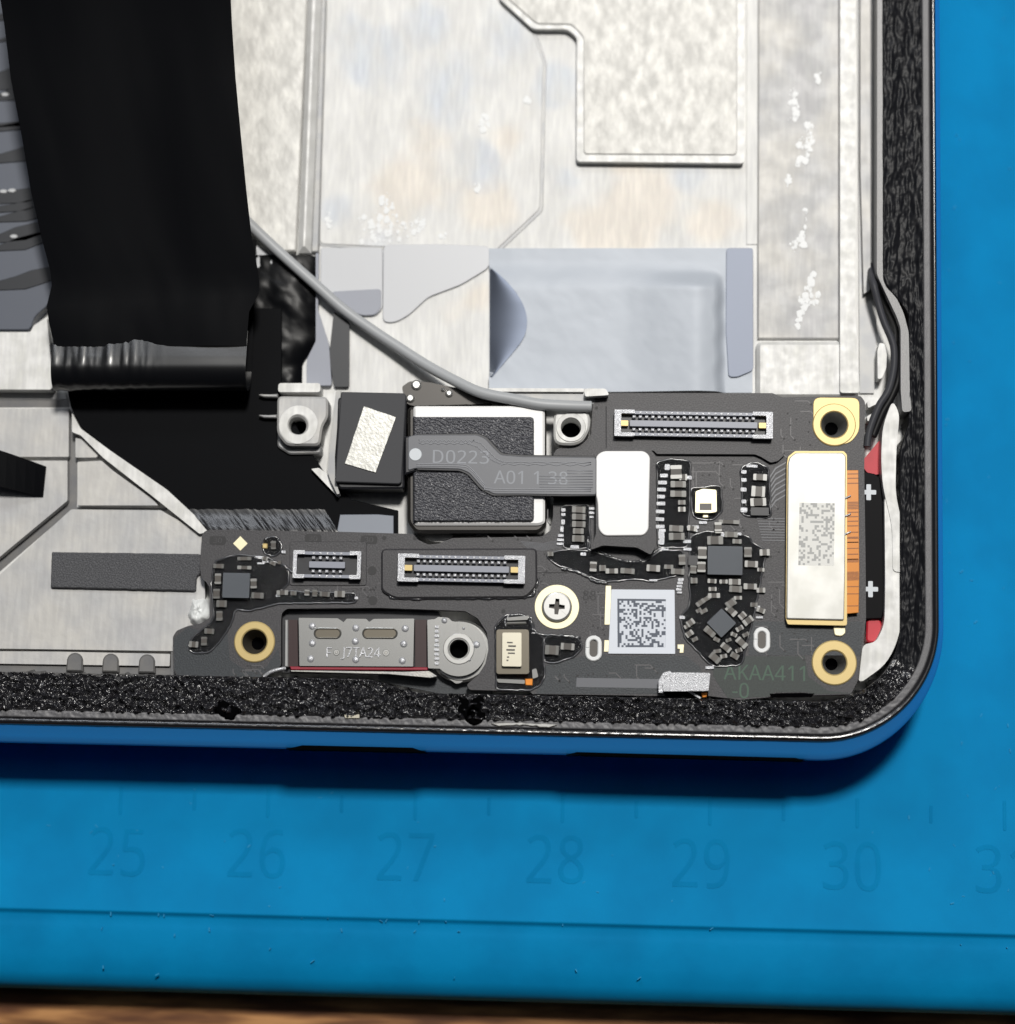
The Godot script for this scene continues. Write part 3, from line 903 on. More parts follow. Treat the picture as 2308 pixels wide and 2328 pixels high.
	rows.reverse()
	grid(st, rows)
	put(st, "glue", M.glue_white, o)
	for k in 2:
		var q := [[1490, 445, 1590, 325, 1590, 505, 1525, 500], [1425, 700, 1500, 690, 1532, 760, 1500, 850, 1420, 848]]
		var p := rounded(poly(["C5", "C3"][k], q[k], 5.6), 0.3)
		c = (p[0] + p[8]) / 2
		o = thing("red_pull_tab", ["red plastic sliver above the black flex by the right wall", "red plastic sliver below the black flex by the right wall"][k], "pull tab", Vector3(c.x, FLOOR, c.y), "red slivers by the right wall")
		slab("tab", p, FLOOR, 5.6, 0.1, M.red, o)

# ---------------------------------------------------------------- the wide black ribbon
func ribbon_cable() -> void:
	var c := flat("C7", 900, 480, 8)
	var o := thing("ribbon_cable", "wide black ribbon cable folded over above the circuit board", "ribbon cable", Vector3(c.x, FLOOR, c.y))
	# [left x, left y, right x, right y, height], from the top of the photo to the fold
	var path := [[-40, -1500, 1290, -1500, 16.0], [-20, -300, 1315, -300, 13.5], [2, 0, 1335, 0, 12.6], [25, 150, 1342, 150, 12.1], [62, 450, 1362, 450, 11.4], [130, 800, 1395, 800, 10.6], [180, 1100, 1425, 1100, 10.0], [240, 1370, 1455, 1370, 9.5], [290, 1560, 1490, 1560, 9.2], [300, 1650, 1500, 1640, 9.05], [270, 1770, 1495, 1700, 9.0], [285, 1870, 1440, 1800, 9.0], [305, 1960, 1426, 1960, 8.8], [310, 2000, 1426, 2000, 8.75]]
	var rows := []
	var nz := FastNoiseLite.new()
	nz.frequency = 0.05
	for p in path:
		var row := []
		for k in 25:
			var t := k / 24.0
			var q := at("C6", lerp(float(p[0]), float(p[2]), t), lerp(float(p[1]), float(p[3]), t), p[4])
			q.y += 0.25 * nz.get_noise_2d(q.x * 2, q.z) + 0.1 * sin(t * 9.0)
			row.append(q)
		rows.append(row)
	var last: Array = rows[-1].duplicate()
	var st := mb()
	grid(st, rows)
	put(st, "upper_strip", M.ribbon, o)
	# the fold: a half turn, then back underneath
	rows = []
	var nl2 := FastNoiseLite.new()
	nl2.frequency = 0.35
	nl2.fractal_octaves = 2
	for i in 21:
		# a slightly tipped flat, then the half turn
		var a := PI * (i - 4) / 16.0
		var row := []
		for k in 73:
			var t := k / 72.0
			var j: int = min(int(t * 24.0), 23)
			var bx: float = lerp(last[j].x, last[j + 1].x, t * 24.0 - j)
			var e := at("C7", lerp(322.0, 1533.0, t), 440.0, 8.4)
			var wave := (0.09 * nl2.get_noise_2d(t * 60.0, i * 0.25) + 0.05 * nl2.get_noise_2d(t * 190.0, 9.0)) * smoothstep(0.62, 0.36, t)
			wave *= clampf(i / 3.0, 0.0, 1.0)
			wave += 0.012 * nl2.get_noise_2d(t * 8.0, i * 1.5)
			var x: float = lerp(bx, e.x, 0.7)
			var r := 1.3
			if i < 4:
				var u := i / 4.0
				row.append(Vector3(x, 8.52 + 0.42 * u + wave, e.z - 0.9 - 2.3 * (1.0 - u)))
			else:
				row.append(Vector3(x, 7.64 + (r + wave * 0.6) * cos(a), e.z - 0.9 + (r + wave * 0.6) * sin(a) * 1.2))
		rows.append(row)
	var join := []
	for k in 73:
		var j: int = min(int(k / 3.0), 23)
		join.append(last[j].lerp(last[j + 1], k / 3.0 - j))
	st = mb()
	grid(st, [join] + rows)
	put(st, "fold", M.ribbon_fold, o, "shiny rounded fold of the ribbon")
	var back := []
	for q in rows[20]:
		back.append(q + Vector3(0, 0.1, -9))
	st = mb()
	grid(st, [rows[20], back])
	put(st, "folded_back_strip", M.ribbon, o)
	# lower strip running down to the right under the board
	var low := poly("P", [150, 700, 640, 700, 640, 900, 690, 1000, 745, 1085, 800, 1135, 905, 1160, 905, 1260, 500, 1260, 468, 1206, 376, 1113, 250, 1025, 183, 970, 161, 927, 151, 880], 5.6)
	st = mb()
	var nl := FastNoiseLite.new()
	nl.frequency = 0.12
	var dense := PackedVector2Array()
	for i in low.size():
		for j in 6:
			dense.append(low[i].lerp(low[(i + 1) % low.size()], j / 6.0))
	prism(st, dense, 5.2, 5.5, 0.03)
	put(st, "lower_strip", M.ribbon, o)
	# where it climbs to the board its fine lengthwise ribs catch the lamp
	rows = []
	for i in 25:
		var row := []
		for k in 141:
			var u := k / 140.0
			var y: float = lerp(-140.0, 200.0, i / 24.0)
			var x: float = lerp(lerp(-25.0, 330.0, i / 24.0), lerp(1000.0, 1215.0, i / 24.0), u)
			var p := flat("C1", x, y, 5.6)
			var along := x - y * 0.75
			var rib := nl.get_noise_2d(along * 0.16, 5.0) + 0.35 * nl.get_noise_2d(along * 0.55, 80.0)
			var t := smoothstep(-60.0, 200.0, y)
			row.append(v3(p, 5.47 + 0.5 * t * t + 0.05 * rib * t))
		rows.append(row)
	st = mb()
	grid(st, rows)
	put(st, "ribbed_end", M.ribbon_sheen, o, "finely ribbed grey sheen where the ribbon meets the board")
	slab("clear_window", poly("C1", [1215, 62, 1480, 60, 1590, 70, 1590, 200, 1190, 200], 5.55), 5.4, 5.55, 0.03, M.film_smoke, o)

# ---------------------------------------------------------------- the circuit board
func join_polys(list: Array, h: float) -> PackedVector2Array:
	var out := PackedVector2Array()
	for l in list:
		out.append_array(poly(l[0], l[1], h))
	return out

func standoff(called: String, c: Vector2, r_out: float, r_in: float, h: float, ring: Material, bore: Material, parent: Node3D, label := "") -> void:
	var st := mb()
	lathe(st, c, [[r_out, h - 0.05], [r_out, h + 0.05], [r_out - 0.07, h + 0.1], [r_in + 0.08, h + 0.1], [r_in, h + 0.04]], 40)
	var o := put(st, called, ring, parent, label)
	st = mb()
	st.set_smooth_group(0)
	var prof := [[r_in, h + 0.04]]
	for k in 9:      # a threaded bore
		prof.append([r_in * (1.0 - 0.05 * k) - (0.05 if k % 2 else 0.0), h - 0.2 - k * 0.14])
	prof.append([r_in * 0.5, 4.72])
	lathe(st, c, prof, 32)
	put(st, "bore", bore, o)
	slab("bore_floor", disc(c, r_in * 0.54), 4.0, 4.75, 0, M.void_black, o)

func circuit_board() -> void:
	var c := flat("P", 1250, 1350, BOARD)
	var o := thing("circuit_board", "dark circuit board with connectors, chips and gold screw rings in the phone's lower end", "circuit board", Vector3(c.x, BOARD - 0.8, c.y))
	var h := BOARD
	var outline := join_polys([
		["C1", [245, 205, 262, 180, 300, 168, 1200, 181, 1745, 198]], ["C2", [240, 192, 275, 236, 350, 272, 430, 264, 520, 226, 1150, 216, 1212, 170, 1230, 60]],
		["C4", [1680, 900, 1682, 540, 1700, 512, 1850, 484, 1900, 430, 1912, 200]], ["C5", [152, 112, 250, 96, 1050, 96, 1092, 116, 1490, 110, 1512, 140, 1508, 480]],
		["C3", [1418, 400, 1420, 700, 1403, 860, 1393, 980, 1368, 1090, 1325, 1172, 1080, 1178, 1055, 1162, 850, 1165, 818, 1190, 640, 1206]],
		["C14", [1280, 1216, 1000, 1220, 30, 1214]], ["C2", [1085, 1322, 1050, 1290, 960, 1300, 640, 1292, 622, 1255, 700, 1190, 752, 1110, 776, 1000, 764, 890, 700, 790, 610, 738, 0, 716]],
		["C1", [840, 722, 806, 752, 800, 800, 800, 1120, 770, 1150, 690, 1180, 640, 1215, 390, 1215, 350, 1246, 92, 1238, 46, 1150, 40, 920, 68, 876, 150, 842, 232, 828, 300, 786, 300, 575, 275, 535, 240, 505, 230, 420]],
	], h)
	var rings := [["C1", 615, 955, 47, 28], ["C3", 1222, 976, 51, 27], ["C2", 1255, 710, 51, 30], ["C5", 1357, 255, 50, 30]]
	var mm := (144.0 - h) / F
	var holes := []
	for r in rings:
		holes.append(disc(flat(r[0], r[1], r[2], h), r[4] * mm + 0.01, 30))
	slab("substrate", with_holes(rounded(outline, 0.12, 2), holes), h - 0.75, h, 0.05, M.board, o)
	# lighter and darker laminate areas
	slab("mask_area", join_polys([["C1", [800, 1120, 770, 1148, 690, 1178, 640, 1212, 390, 1212, 350, 1240, 100, 1232, 52, 1150, 48, 930, 150, 850, 300, 900, 420, 850, 440, 1080, 560, 1160, 700, 1130, 780, 1000]]], h), h, h + 0.012, 0.004, M.board_cool, o)
	slab("mask_area", poly("C3", [470, 935, 1040, 935, 1060, 1060, 1180, 1150, 1325, 1165, 1080, 1172, 1055, 1158, 850, 1160, 815, 1186, 560, 1196, 470, 1060], h), h, h + 0.012, 0.004, M.board_green, o)
	slab("mask_area", poly("C14", [130, 1000, 520, 900, 580, 930, 1150, 930, 1250, 1010, 1300, 1205, 60, 1205], h), h, h + 0.012, 0.004, M.board_cool, o)
	slab("mask_area", poly("C3", [700, 720, 1400, 720, 1385, 930, 690, 930], h), h, h + 0.01, 0.004, M.board_cool, o)
	slab("printed_bar", poly("C14", [355, 1088, 955, 1098, 950, 1165, 350, 1155], h), h, h + 0.022, 0.004, M.flex_grey, o)
	slab("edge_slot", poly("C14", [30, 1206, 770, 1216, 795, 1236, 30, 1236], h), h, h + 0.02, 0.0, M.void_black, o)
	slab("edge_slot", poly("C3", [820, 1168, 1100, 1166, 1080, 1190, 830, 1192], h), h, h + 0.02, 0.0, M.void_black, o)
	slab("edge_glint", poly("C14", [480, 1238, 730, 1234, 735, 1250, 480, 1252], h), h - 0.3, h + 0.05, 0.02, M.solder, o)
	# raised stiffened areas under the board-to-board connectors
	slab("connector_plate", rounded(poly("C5", [218, 150, 250, 112, 292, 97, 1048, 97, 1082, 122, 1084, 396, 1112, 402, 1075, 436, 1040, 444, 990, 414, 960, 402, 470, 400, 455, 384, 218, 384], h + 0.3), 0.1), h, h + 0.3, 0.09, M.board, o)
	slab("connector_plate", rounded(poly("C2", [20, 300, 1115, 296, 1118, 560, 1040, 646, 120, 652, 20, 600], h + 0.28), 0.35), h, h + 0.28, 0.12, M.board, o)
	slab("connector_plate", rounded(poly("C1", [860, 250, 1400, 250, 1400, 560, 860, 560], h + 0.1), 0.2), h, h + 0.06, 0.03, M.board, o)
	for k in 7:      # long shallow copper runs
		slab("board_run", poly("C2", [1000 + k * 9, 250 + k * 9, 1160, 262 + k * 8, 1285, 240 + k * 8, 1285, 243 + k * 8, 1160, 266 + k * 8, 1000 + k * 9, 254 + k * 9], h), h, h + 0.02, 0.004, M.flex_grey, o)
	for k in 9:
		slab("board_run", poly("C3", [740 + k * 4, 75 + k * 17, 915, 78 + k * 17, 915, 83 + k * 17, 742 + k * 4, 80 + k * 17], h), h, h + 0.02, 0.004, M.flex_grey, o)
	for k in 7:
		slab("board_run", poly("C5", [1030, 520 + k * 27, 1062, 470 + k * 27, 1115, 440 + k * 27, 1117, 446 + k * 27, 1066, 476 + k * 27, 1034, 524 + k * 27], h), h, h + 0.02, 0.004, M.flex_grey, o)
	for l in [[70, 465, 330, 465, 330, 472, 70, 472], [1115, 295, 1290, 290, 1290, 296, 1115, 301]]:
		slab("board_run", poly("C2", [l[0] + 1040, l[1], l[2] + 1000, l[3], l[4] + 1000, l[5], l[6] + 1040, l[7]], h), h, h + 0.02, 0.004, M.board_mark, o)
	fine_lines(o, h)
	edge_shine(o, h)
	resin(o, h)
	components(o, h)
	connectors(o, h)
	# gold rings
	var k := 0
	for r in rings:
		if k != 2:
			standoff("gold_ring", flat(r[0], r[1], r[2], h), r[3] * mm, r[4] * mm, h, M.gold, M.steel_brown if k == 0 else M.steel, o)
		k += 1
	var d_ring := rounded(poly("C5", [1252, 118, 1484, 120, 1484, 290, 1440, 345, 1380, 358, 1320, 345, 1252, 270], h), 0.5)
	slab("gold_pad", with_holes(d_ring, [disc(flat("C5", 1357, 255, h), 36 * mm, 30)]), h, h + 0.06, 0.03, M.gold, o)
	var sc := flat("C2", 1255, 710, h)
	var st := mb()
	lathe(st, sc, [[51 * mm, h - 0.02], [51 * mm, h + 0.04], [50 * mm, h + 0.06], [28 * mm, h + 0.06]], 40)
	put(st, "gold_ring", M.gold_pale, o)
	marks(o, h)
	usb_port(o)
	# spring contact
	slab("spring_contact", rounded(poly("C14", [1010, 1072, 1035, 1048, 1325, 1052, 1312, 1182, 985, 1185, 975, 1120], h + 0.9), 0.12), h + 0.5, h + 0.85, 0.12, M.tin, o)
	slab("spring_clip", rounded(poly("C14", [950, 1105, 985, 1050, 1035, 1038, 1042, 1056, 1000, 1075, 985, 1110, 982, 1195, 950, 1195], h + 0.7), 0.06), h, h + 0.7, 0.06, M.tin, o)
	slab("spring_base", poly("C14", [985, 1180, 1310, 1180, 1310, 1230, 1000, 1225], h), h - 0.1, h + 0.03, 0, M.void_black, o)
	slab("spring_arm", poly("C14", [1165, 1190, 1195, 1190, 1262, 1232, 1250, 1242], h + 0.3), h, h + 0.25, 0.02, M.tin, o)
	slab("spring_foot", poly("C14", [1260, 1196, 1302, 1192, 1298, 1228, 1268, 1232], h + 0.2), h, h + 0.2, 0.04, M.copper, o)

func fine_lines(o: Node3D, h: float) -> void:
	# faint buried copper runs and vias scattered over the open laminate, too small to pick apart
	var zones := [["C14", 390, 440, 560, 780], ["C14", 140, 980, 940, 1080], ["C3", 700, 740, 1180, 920], ["C5", 640, 420, 900, 560], ["C5", 800, 600, 1100, 760], ["C2", 640, 20, 1240, 210], ["C1", 850, 540, 1500, 600], ["C1", 460, 1110, 660, 1170], ["C3", 690, 280, 910, 660], ["C2", 1000, 330, 1180, 560], ["C5", 1090, 130, 1240, 400]]
	var st := mb()
	var dots := mb()
	for z in zones:
		for k in 7:
			var x := rng.randf_range(z[1], z[3])
			var y := rng.randf_range(z[2], z[4])
			var l := rng.randf_range(30, 150)
			var p := flat(z[0], x, y, h)
			var q := flat(z[0], min(x + l, float(z[3])), y, h) if k % 2 else flat(z[0], x, min(y + l, float(z[4])), h)
			var r := q + Vector2(0.4, 0.4) * rng.randf_range(0.3, 1.0)
			for seg in [[p, q], [q, r]]:
				var d: Vector2 = (seg[1] - seg[0]).normalized().orthogonal() * 0.035
				if seg[0].distance_to(seg[1]) > 0.05:
					prism(st, PackedVector2Array([seg[0] - d, seg[1] - d, seg[1] + d, seg[0] + d]), h, h + 0.016 + 0.0003 * k)
			prism(dots, disc(r, 0.075, 10), h, h + 0.02)
			prism(dots, disc(flat(z[0], rng.randf_range(z[1], z[3]), rng.randf_range(z[2], z[4]), h), 0.06, 10), h, h + 0.021)
	put(st, "buried_runs", M.board_line, o).set_meta("kind", "stuff")
	put(dots, "vias", M.board_mark, o).set_meta("kind", "stuff")

func resin(o: Node3D, h: float) -> void:
	var blobs := [
		["C1", [330, 390, 480, 345, 700, 360, 800, 410, 860, 460, 850, 560, 790, 600, 1330, 615, 1335, 680, 800, 685, 560, 745, 485, 720, 440, 850, 350, 980, 290, 1035, 170, 1040, 150, 970, 220, 890, 330, 800, 310, 560]],
		["C1", [670, 260, 700, 222, 770, 220, 805, 260, 805, 320, 760, 355, 700, 345, 672, 310]],
		["C14", [125, 195, 260, 160, 430, 165, 540, 190, 640, 235, 830, 255, 960, 165, 1130, 165, 1130, 330, 900, 392, 800, 372, 560, 395, 480, 365, 330, 305, 200, 265]],
		["C14", [1180, 60, 1300, 25, 1600, 60, 1640, 120, 1730, 160, 1700, 330, 1640, 640, 1600, 800, 1550, 1000, 1330, 1005, 1240, 905, 1140, 800, 1105, 650, 1180, 560, 1170, 350]],
		["C2", [1160, 925, 1280, 905, 1400, 920, 1440, 980, 1380, 1060, 1230, 1108, 1160, 1090]],
		["C2", [822, 840, 890, 768, 1070, 775, 1100, 880, 1165, 930, 1160, 1090, 1175, 1180, 1150, 1250, 1080, 1295, 830, 1290]],
		["C5", [470, 440, 540, 425, 640, 440, 625, 870, 475, 870]],
		["C5", [890, 470, 960, 440, 1030, 470, 1040, 720, 900, 710]],
		["C5", [640, 570, 790, 560, 800, 690, 740, 735, 650, 720]],
		["C2", [1285, 0, 1480, -10, 1490, 300, 1300, 300]],
	]
	var n := FastNoiseLite.new()
	n.frequency = 0.8
	for b in blobs:
		var p := clockwise(wobbly(rounded(poly(b[0], b[1], h), 0.3, 3), 0.035, 0.3))
		slab("resin_fill", p, h, h + 0.07, 0.06, M.resin, o)
		# uneven beads where the resin ran up at its edge
		var ring := []
		for i in p.size() + 1:
			var v := p[i % p.size()]
			ring.append(Vector3(v.x, h + 0.03 + 0.06 * n.get_noise_2d(v.x * 2, v.y * 2), v.y))
		var st := mb()
		tube(st, ring, 0.075, 8)
		put(st, "resin_bead", M.resin_edge, o)

func edge_shine(o: Node3D, h: float) -> void:      # glossy beads added to give the raised edges a highlight line
	var n := FastNoiseLite.new()
	n.frequency = 1.1
	for l in [["C2", [70, 560, 88, 612, 128, 648, 560, 650, 1028, 642, 1100, 585, 1116, 520]], ["C14", [440, 60, 442, 160, 520, 165, 560, 190, 640, 225, 720, 245, 820, 240, 900, 195, 960, 150, 1030, 150]], ["C2", [1080, 890, 1160, 905, 1280, 912, 1420, 925]], ["C1", [620, 365, 690, 385, 800, 410, 880, 470]], ["C14", [250, 300, 340, 315, 420, 350, 490, 390, 580, 400]], ["C2", [895, 850, 900, 790, 970, 765, 1060, 790, 1085, 870]]]:
		var pts := []
		var a: Array = l[1]
		for i in range(0, a.size(), 2):
			var p := at(l[0], a[i], a[i + 1], h + 0.05)
			pts.append(p)
		var fine := []
		for p in spline(pts, 14):
			fine.append(p + Vector3(n.get_noise_2d(p.z * 3.0, p.x * 3.0) * 0.08, n.get_noise_2d(p.x * 2.5, p.z * 2.5) * 0.07, n.get_noise_2d(p.x * 3.0, p.z * 3.0) * 0.08))
		var st := mb()
		tube(st, fine, 0.1, 9)
		put(st, "shine_bead", M.resin_edge, o)

func capacitor_at(o: Node3D, s: String, x: float, y: float, w: float, d: float, turn: float, h: float, kind: String) -> void:
	var k := (144.0 - h) / F / float(sheets[s][2])
	var c := flat(s, x, y, h)
	var ww := w * k
	var dd := d * k
	var t := deg_to_rad(turn + rng.randf_range(-3.0, 3.0))
	if kind == "tin" or kind == "gold":
		slab("solder_pad", box_at(c, ww, dd, t, min(ww, dd) * 0.25), h, h + 0.1 + 0.1 * min(ww, dd), min(ww, dd) * 0.28, M[kind], o)
		return
	var long_x := ww >= dd
	var axis := (Vector2(1, 0) if long_x else Vector2(0, 1)).rotated(t)
	var l: float = max(ww, dd)
	var tall: float = clamp(min(ww, dd) * 0.8, 0.16, 0.4)
	var mi := slab("capacitor", box_at(c, ww * (0.6 if long_x else 1.0), dd * (1.0 if long_x else 0.6), t, 0.03), h, h + tall - 0.02, 0.03, M.ceramic if kind == "cap" else M.ceramic_dark, o)
	var end: Material = M.terminal_dull if rng.randf() < 0.5 else M.terminal
	for e in [-1, 1]:
		slab("terminal", box_at(c + axis * (e * l * 0.37), ww * (0.3 if long_x else 1.06), dd * (1.06 if long_x else 0.3), t, 0.05), h, h + tall * rng.randf_range(0.85, 1.0), min(0.07, l * 0.12), end, mi)

func components(o: Node3D, h: float) -> void:
	var b := h + 0.02
	# chips: [sheet, x, y, width, depth, turn, height]
	for q in [["C1", 485, 558, 190, 176, 0, 0.55], ["C14", 1432, 236, 252, 208, 0, 0.6], ["C14", 1406, 690, 150, 150, 45, 0.5], ["C5", 985, 688, 90, 40, 0, 0.35], ["C14", 1200, 235, 70, 70, 0, 0.3]]:
		var k := (144.0 - h) / F / float(sheets[q[0]][2])
		slab("chip", box_at(flat(q[0], q[1], q[2], h + q[6]), q[3] * k, q[4] * k, deg_to_rad(q[5]) - 0.0, 0.06), h, h + q[6], 0.05, M.chip if q[6] > 0.36 else M.plastic_dark, o)
	# small parts: sheet, then x, y, width, depth, turn
	var caps := {
		"C1": [[362, 515, 42, 72, 0], [612, 548, 42, 66, 0], [352, 620, 45, 66, 0], [388, 690, 70, 46, 0], [372, 775, 42, 66, 0], [365, 425, 72, 30, 0], [545, 372, 96, 24, 0], [545, 435, 96, 24, 0], [640, 632, 84, 40, 0], [812, 612, 78, 32, 0], [890, 615, 40, 30, 0], [985, 612, 34, 40, 0], [1040, 615, 34, 46, 0], [1110, 622, 70, 34, 0], [1215, 622, 72, 42, 0], [300, 882, 66, 36, 0], [192, 975, 62, 40, 0], [264, 952, 40, 58, 0], [690, 372, 40, 26, 20], [745, 405, 44, 26, 20], [790, 400, 30, 24, 0], [750, 278, 34, 56, 0]],
		"C2": [[1408, 30, 92, 42, 0], [1408, 80, 92, 40, 0], [1408, 132, 92, 40, 0], [1405, 180, 74, 38, 0], [1404, 233, 82, 44, 0], [1510, 430, 46, 66, 0], [1575, 440, 46, 40, 0], [1640, 460, 84, 34, 0], [1750, 460, 96, 36, 0], [1220, 1015, 92, 62, 0], [1330, 990, 92, 44, 0], [1210, 340, 40, 30, 0]],
		"C14": [[1118, 235, 46, 72, 0], [910, 296, 94, 46, 0], [1086, 320, 94, 40, 0], [1022, 285, 64, 30, 0], [1072, 66, 92, 40, 0], [1078, 12, 86, 34, 0], [1350, 97, 96, 40, 0], [1380, 15, 42, 52, 0], [1258, 288, 56, 72, 0], [1264, 185, 60, 84, 0], [1200, 305, 44, 56, 0], [1595, 180, 52, 70, 0], [1620, 266, 92, 44, 0], [1716, 182, 70, 44, 0], [1690, 306, 50, 26, 0], [1205, 386, 48, 40, 0], [1336, 388, 62, 30, 0], [1340, 446, 56, 28, 0], [1350, 494, 84, 34, 0], [1420, 392, 58, 28, 0], [1500, 395, 84, 40, 0], [1506, 447, 88, 44, 0], [1524, 510, 56, 26, 0], [1612, 428, 92, 40, 0], [1690, 455, 60, 34, 0], [1475, 605, 84, 44, 40], [1320, 755, 86, 46, 42], [1550, 836, 86, 44, 42], [1436, 870, 76, 40, 40], [1356, 946, 82, 48, 40], [1252, 545, 66, 34, -38], [1276, 606, 54, 28, -32], [1555, 640, 54, 42, -40], [1596, 676, 76, 44, -40], [1180, 690, 56, 42, -36], [1172, 770, 56, 38, -36], [1212, 810, 44, 28, -30], [1536, 732, 54, 32, -30], [1580, 776, 48, 28, -30], [1495, 776, 44, 28, 22], [1370, 812, 46, 28, 22], [1456, 816, 40, 24, -20], [1374, 896, 54, 26, -10], [1420, 933, 48, 28, -10], [1500, 930, 60, 38, 30], [1530, 890, 48, 28, -20], [1472, 550, 74, 48, -36], [1290, 520, 64, 30, -30], [1155, 715, 44, 28, -30], [1690, 600, 60, 34, 20], [1240, 600, 40, 26, -30], [1640, 560, 50, 30, 0]],
		"C5": [[565, 495, 54, 66, 0], [600, 520, 38, 30, 0], [576, 555, 74, 30, 0], [576, 603, 76, 30, 0], [594, 645, 36, 22, 0], [594, 680, 36, 24, 0], [566, 776, 68, 30, 0], [568, 816, 76, 34, 0], [985, 520, 66, 30, 0], [975, 592, 66, 50, 0], [975, 645, 76, 38, 0], [760, 836, 76, 40, 0], [775, 768, 34, 44, 0], [840, 806, 64, 26, 0], [870, 840, 44, 22, 0], [830, 742, 100, 18, 0], [645, 775, 44, 26, 10]],
	}
	for s in caps:
		for q in caps[s]:
			capacitor_at(o, s, q[0], q[1], q[2], q[3], q[4], b, "cap" if (int(q[0]) + int(q[1])) % 4 else "dark")
	var pads := {
		"C2": [[1300, 30, 30, 24], [1300, 62, 30, 20], [1298, 115, 26, 34], [1290, 165, 24, 40], [1282, 210, 40, 18], [1280, 240, 48, 16], [1278, 268, 48, 16], [1500, 20, 40, 16], [1500, 50, 40, 16], [1498, 80, 30, 14], [1380, 290, 60, 24], [1440, 340, 40, 22]],
		"C14": [[975, 20, 50, 22], [970, 68, 44, 24], [968, 104, 44, 30], [985, 156, 70, 18], [1430, 45, 58, 18], [1520, 45, 60, 20], [1520, 101, 62, 22], [1155, 100, 58, 24], [1158, 156, 58, 20], [1110, 378, 40, 20], [1105, 400, 40, 18], [1100, 424, 40, 18], [1095, 448, 40, 18], [1100, 470, 36, 14], [910, 382, 60, 14], [1320, 1014, 60, 20], [1120, 650, 40, 22], [1680, 650, 50, 16], [1665, 575, 40, 18], [1200, 20, 60, 20], [1420, 60, 40, 14]],
		"C5": [[522, 468, 26, 30], [505, 510, 40, 18], [498, 545, 44, 18], [494, 580, 44, 18], [490, 615, 40, 18], [490, 650, 44, 18], [486, 690, 44, 18], [484, 728, 44, 18], [486, 765, 44, 18], [492, 800, 30, 26], [494, 840, 26, 30], [630, 520, 28, 18], [905, 492, 26, 18], [905, 532, 26, 18], [903, 580, 30, 20], [905, 640, 24, 18], [905, 682, 34, 24], [945, 462, 56, 14], [650, 768, 60, 16], [700, 745, 40, 14]],
		"C1": [[650, 362, 60, 16], [700, 392, 60, 14], [660, 405, 50, 12], [820, 325, 30, 20], [1330, 648, 24, 18], [780, 632, 30, 14]],
	}
	for s in pads:
		for q in pads[s]:
			capacitor_at(o, s, q[0], q[1], q[2], q[3], 0, b, "tin")
	# a few bigger bits
	var g := slab("antenna_socket", rounded(poly("C5", [664, 588, 700, 575, 768, 580, 770, 690, 740, 695, 662, 694], h + 0.5), 0.1), h, h + 0.5, 0.08, M.gold_pale, o)
	slab("socket_cavity", poly("C5", [684, 648, 744, 648, 744, 682, 684, 682], h + 0.5), h + 0.4, h + 0.505, 0, M.steel_dark, g)
	slab("socket_tail", poly("C5", [700, 692, 728, 692, 728, 720, 700, 720], h + 0.2), h, h + 0.2, 0.04, M.gold_pale, g)
	slab("test_pad", poly("C1", [515, 212, 567, 265, 515, 316, 463, 265], h), h, h + 0.03, 0.01, M.gold_pale, o)
	slab("gold_contact", box_at(flat("C1", 690, 284, h), 0.36, 0.36, 0, 0.1), h, h + 0.2, 0.06, M.gold, o)
	# microphone can
	var m := slab("microphone_can", rounded(poly("C2", [830, 868, 1058, 868, 1060, 1180, 830, 1180], h + 0.6), 0.18), h, h + 0.6, 0.26, M.steel_brown, o)
	slab("can_lid", rounded(poly("C2", [872, 890, 1006, 890, 1006, 1128, 870, 1126], h + 0.95), 0.1), h + 0.5, h + 0.92, 0.08, M.steel_warm, m)
	for q in [[925, 960, 40, 10], [940, 985, 54, 12], [930, 1012, 60, 12], [935, 1035, 50, 10], [912, 1062, 16, 10], [908, 1085, 14, 10]]:
		slab("can_print", box_at(flat("C2", q[0], q[1], h + 0.92), q[2] * 0.0092, q[3] * 0.0092), h + 0.9, h + 0.93, 0.0, M.ceramic, m)
	for q in [[[900, 785, 1060, 770, 1050, 800, 905, 806]], [[900, 815, 1040, 812, 1040, 830, 900, 832]], [[832, 1215, 1030, 1222, 1030, 1250, 840, 1240]], [[1080, 1150, 1110, 1140, 1125, 1200, 1085, 1215]], [[870, 1156, 1020, 1158, 1020, 1176, 870, 1174]]]:
		slab("resin_glint", rounded(poly("C2", q[0], h + 0.2), 0.08), h, h + 0.2, 0.09, M.terminal, o)  # pale slabs painted for the resin glints round the can
	slab("copper_pad", poly("C2", [1030, 1214, 1086, 1212, 1084, 1262, 1034, 1260], h + 0.1), h, h + 0.12, 0.04, M.copper, o)
	# oval solder rings
	for q in [["C14", 478, 875], ["C14", 1698, 815]]:
		var c := flat(q[0], q[1], q[2], h)
		var ring := PackedVector2Array()
		var gap := PackedVector2Array()
		for i in 36:
			var a := TAU * i / 36
			var d := Vector2(cos(a), sin(a))
			var s := Vector2(0, 0.30 * signf(d.y))
			ring.append(c + d * 0.54 + s)
			gap.append(c + d * 0.26 + s)
		slab("solder_ring", with_holes(wobbly(ring, 0.012), [gap]), h, h + 0.13, 0.06, M.paste, o)
		slab("ring_slot", gap, h, h + 0.02, 0, M.ceramic, o)

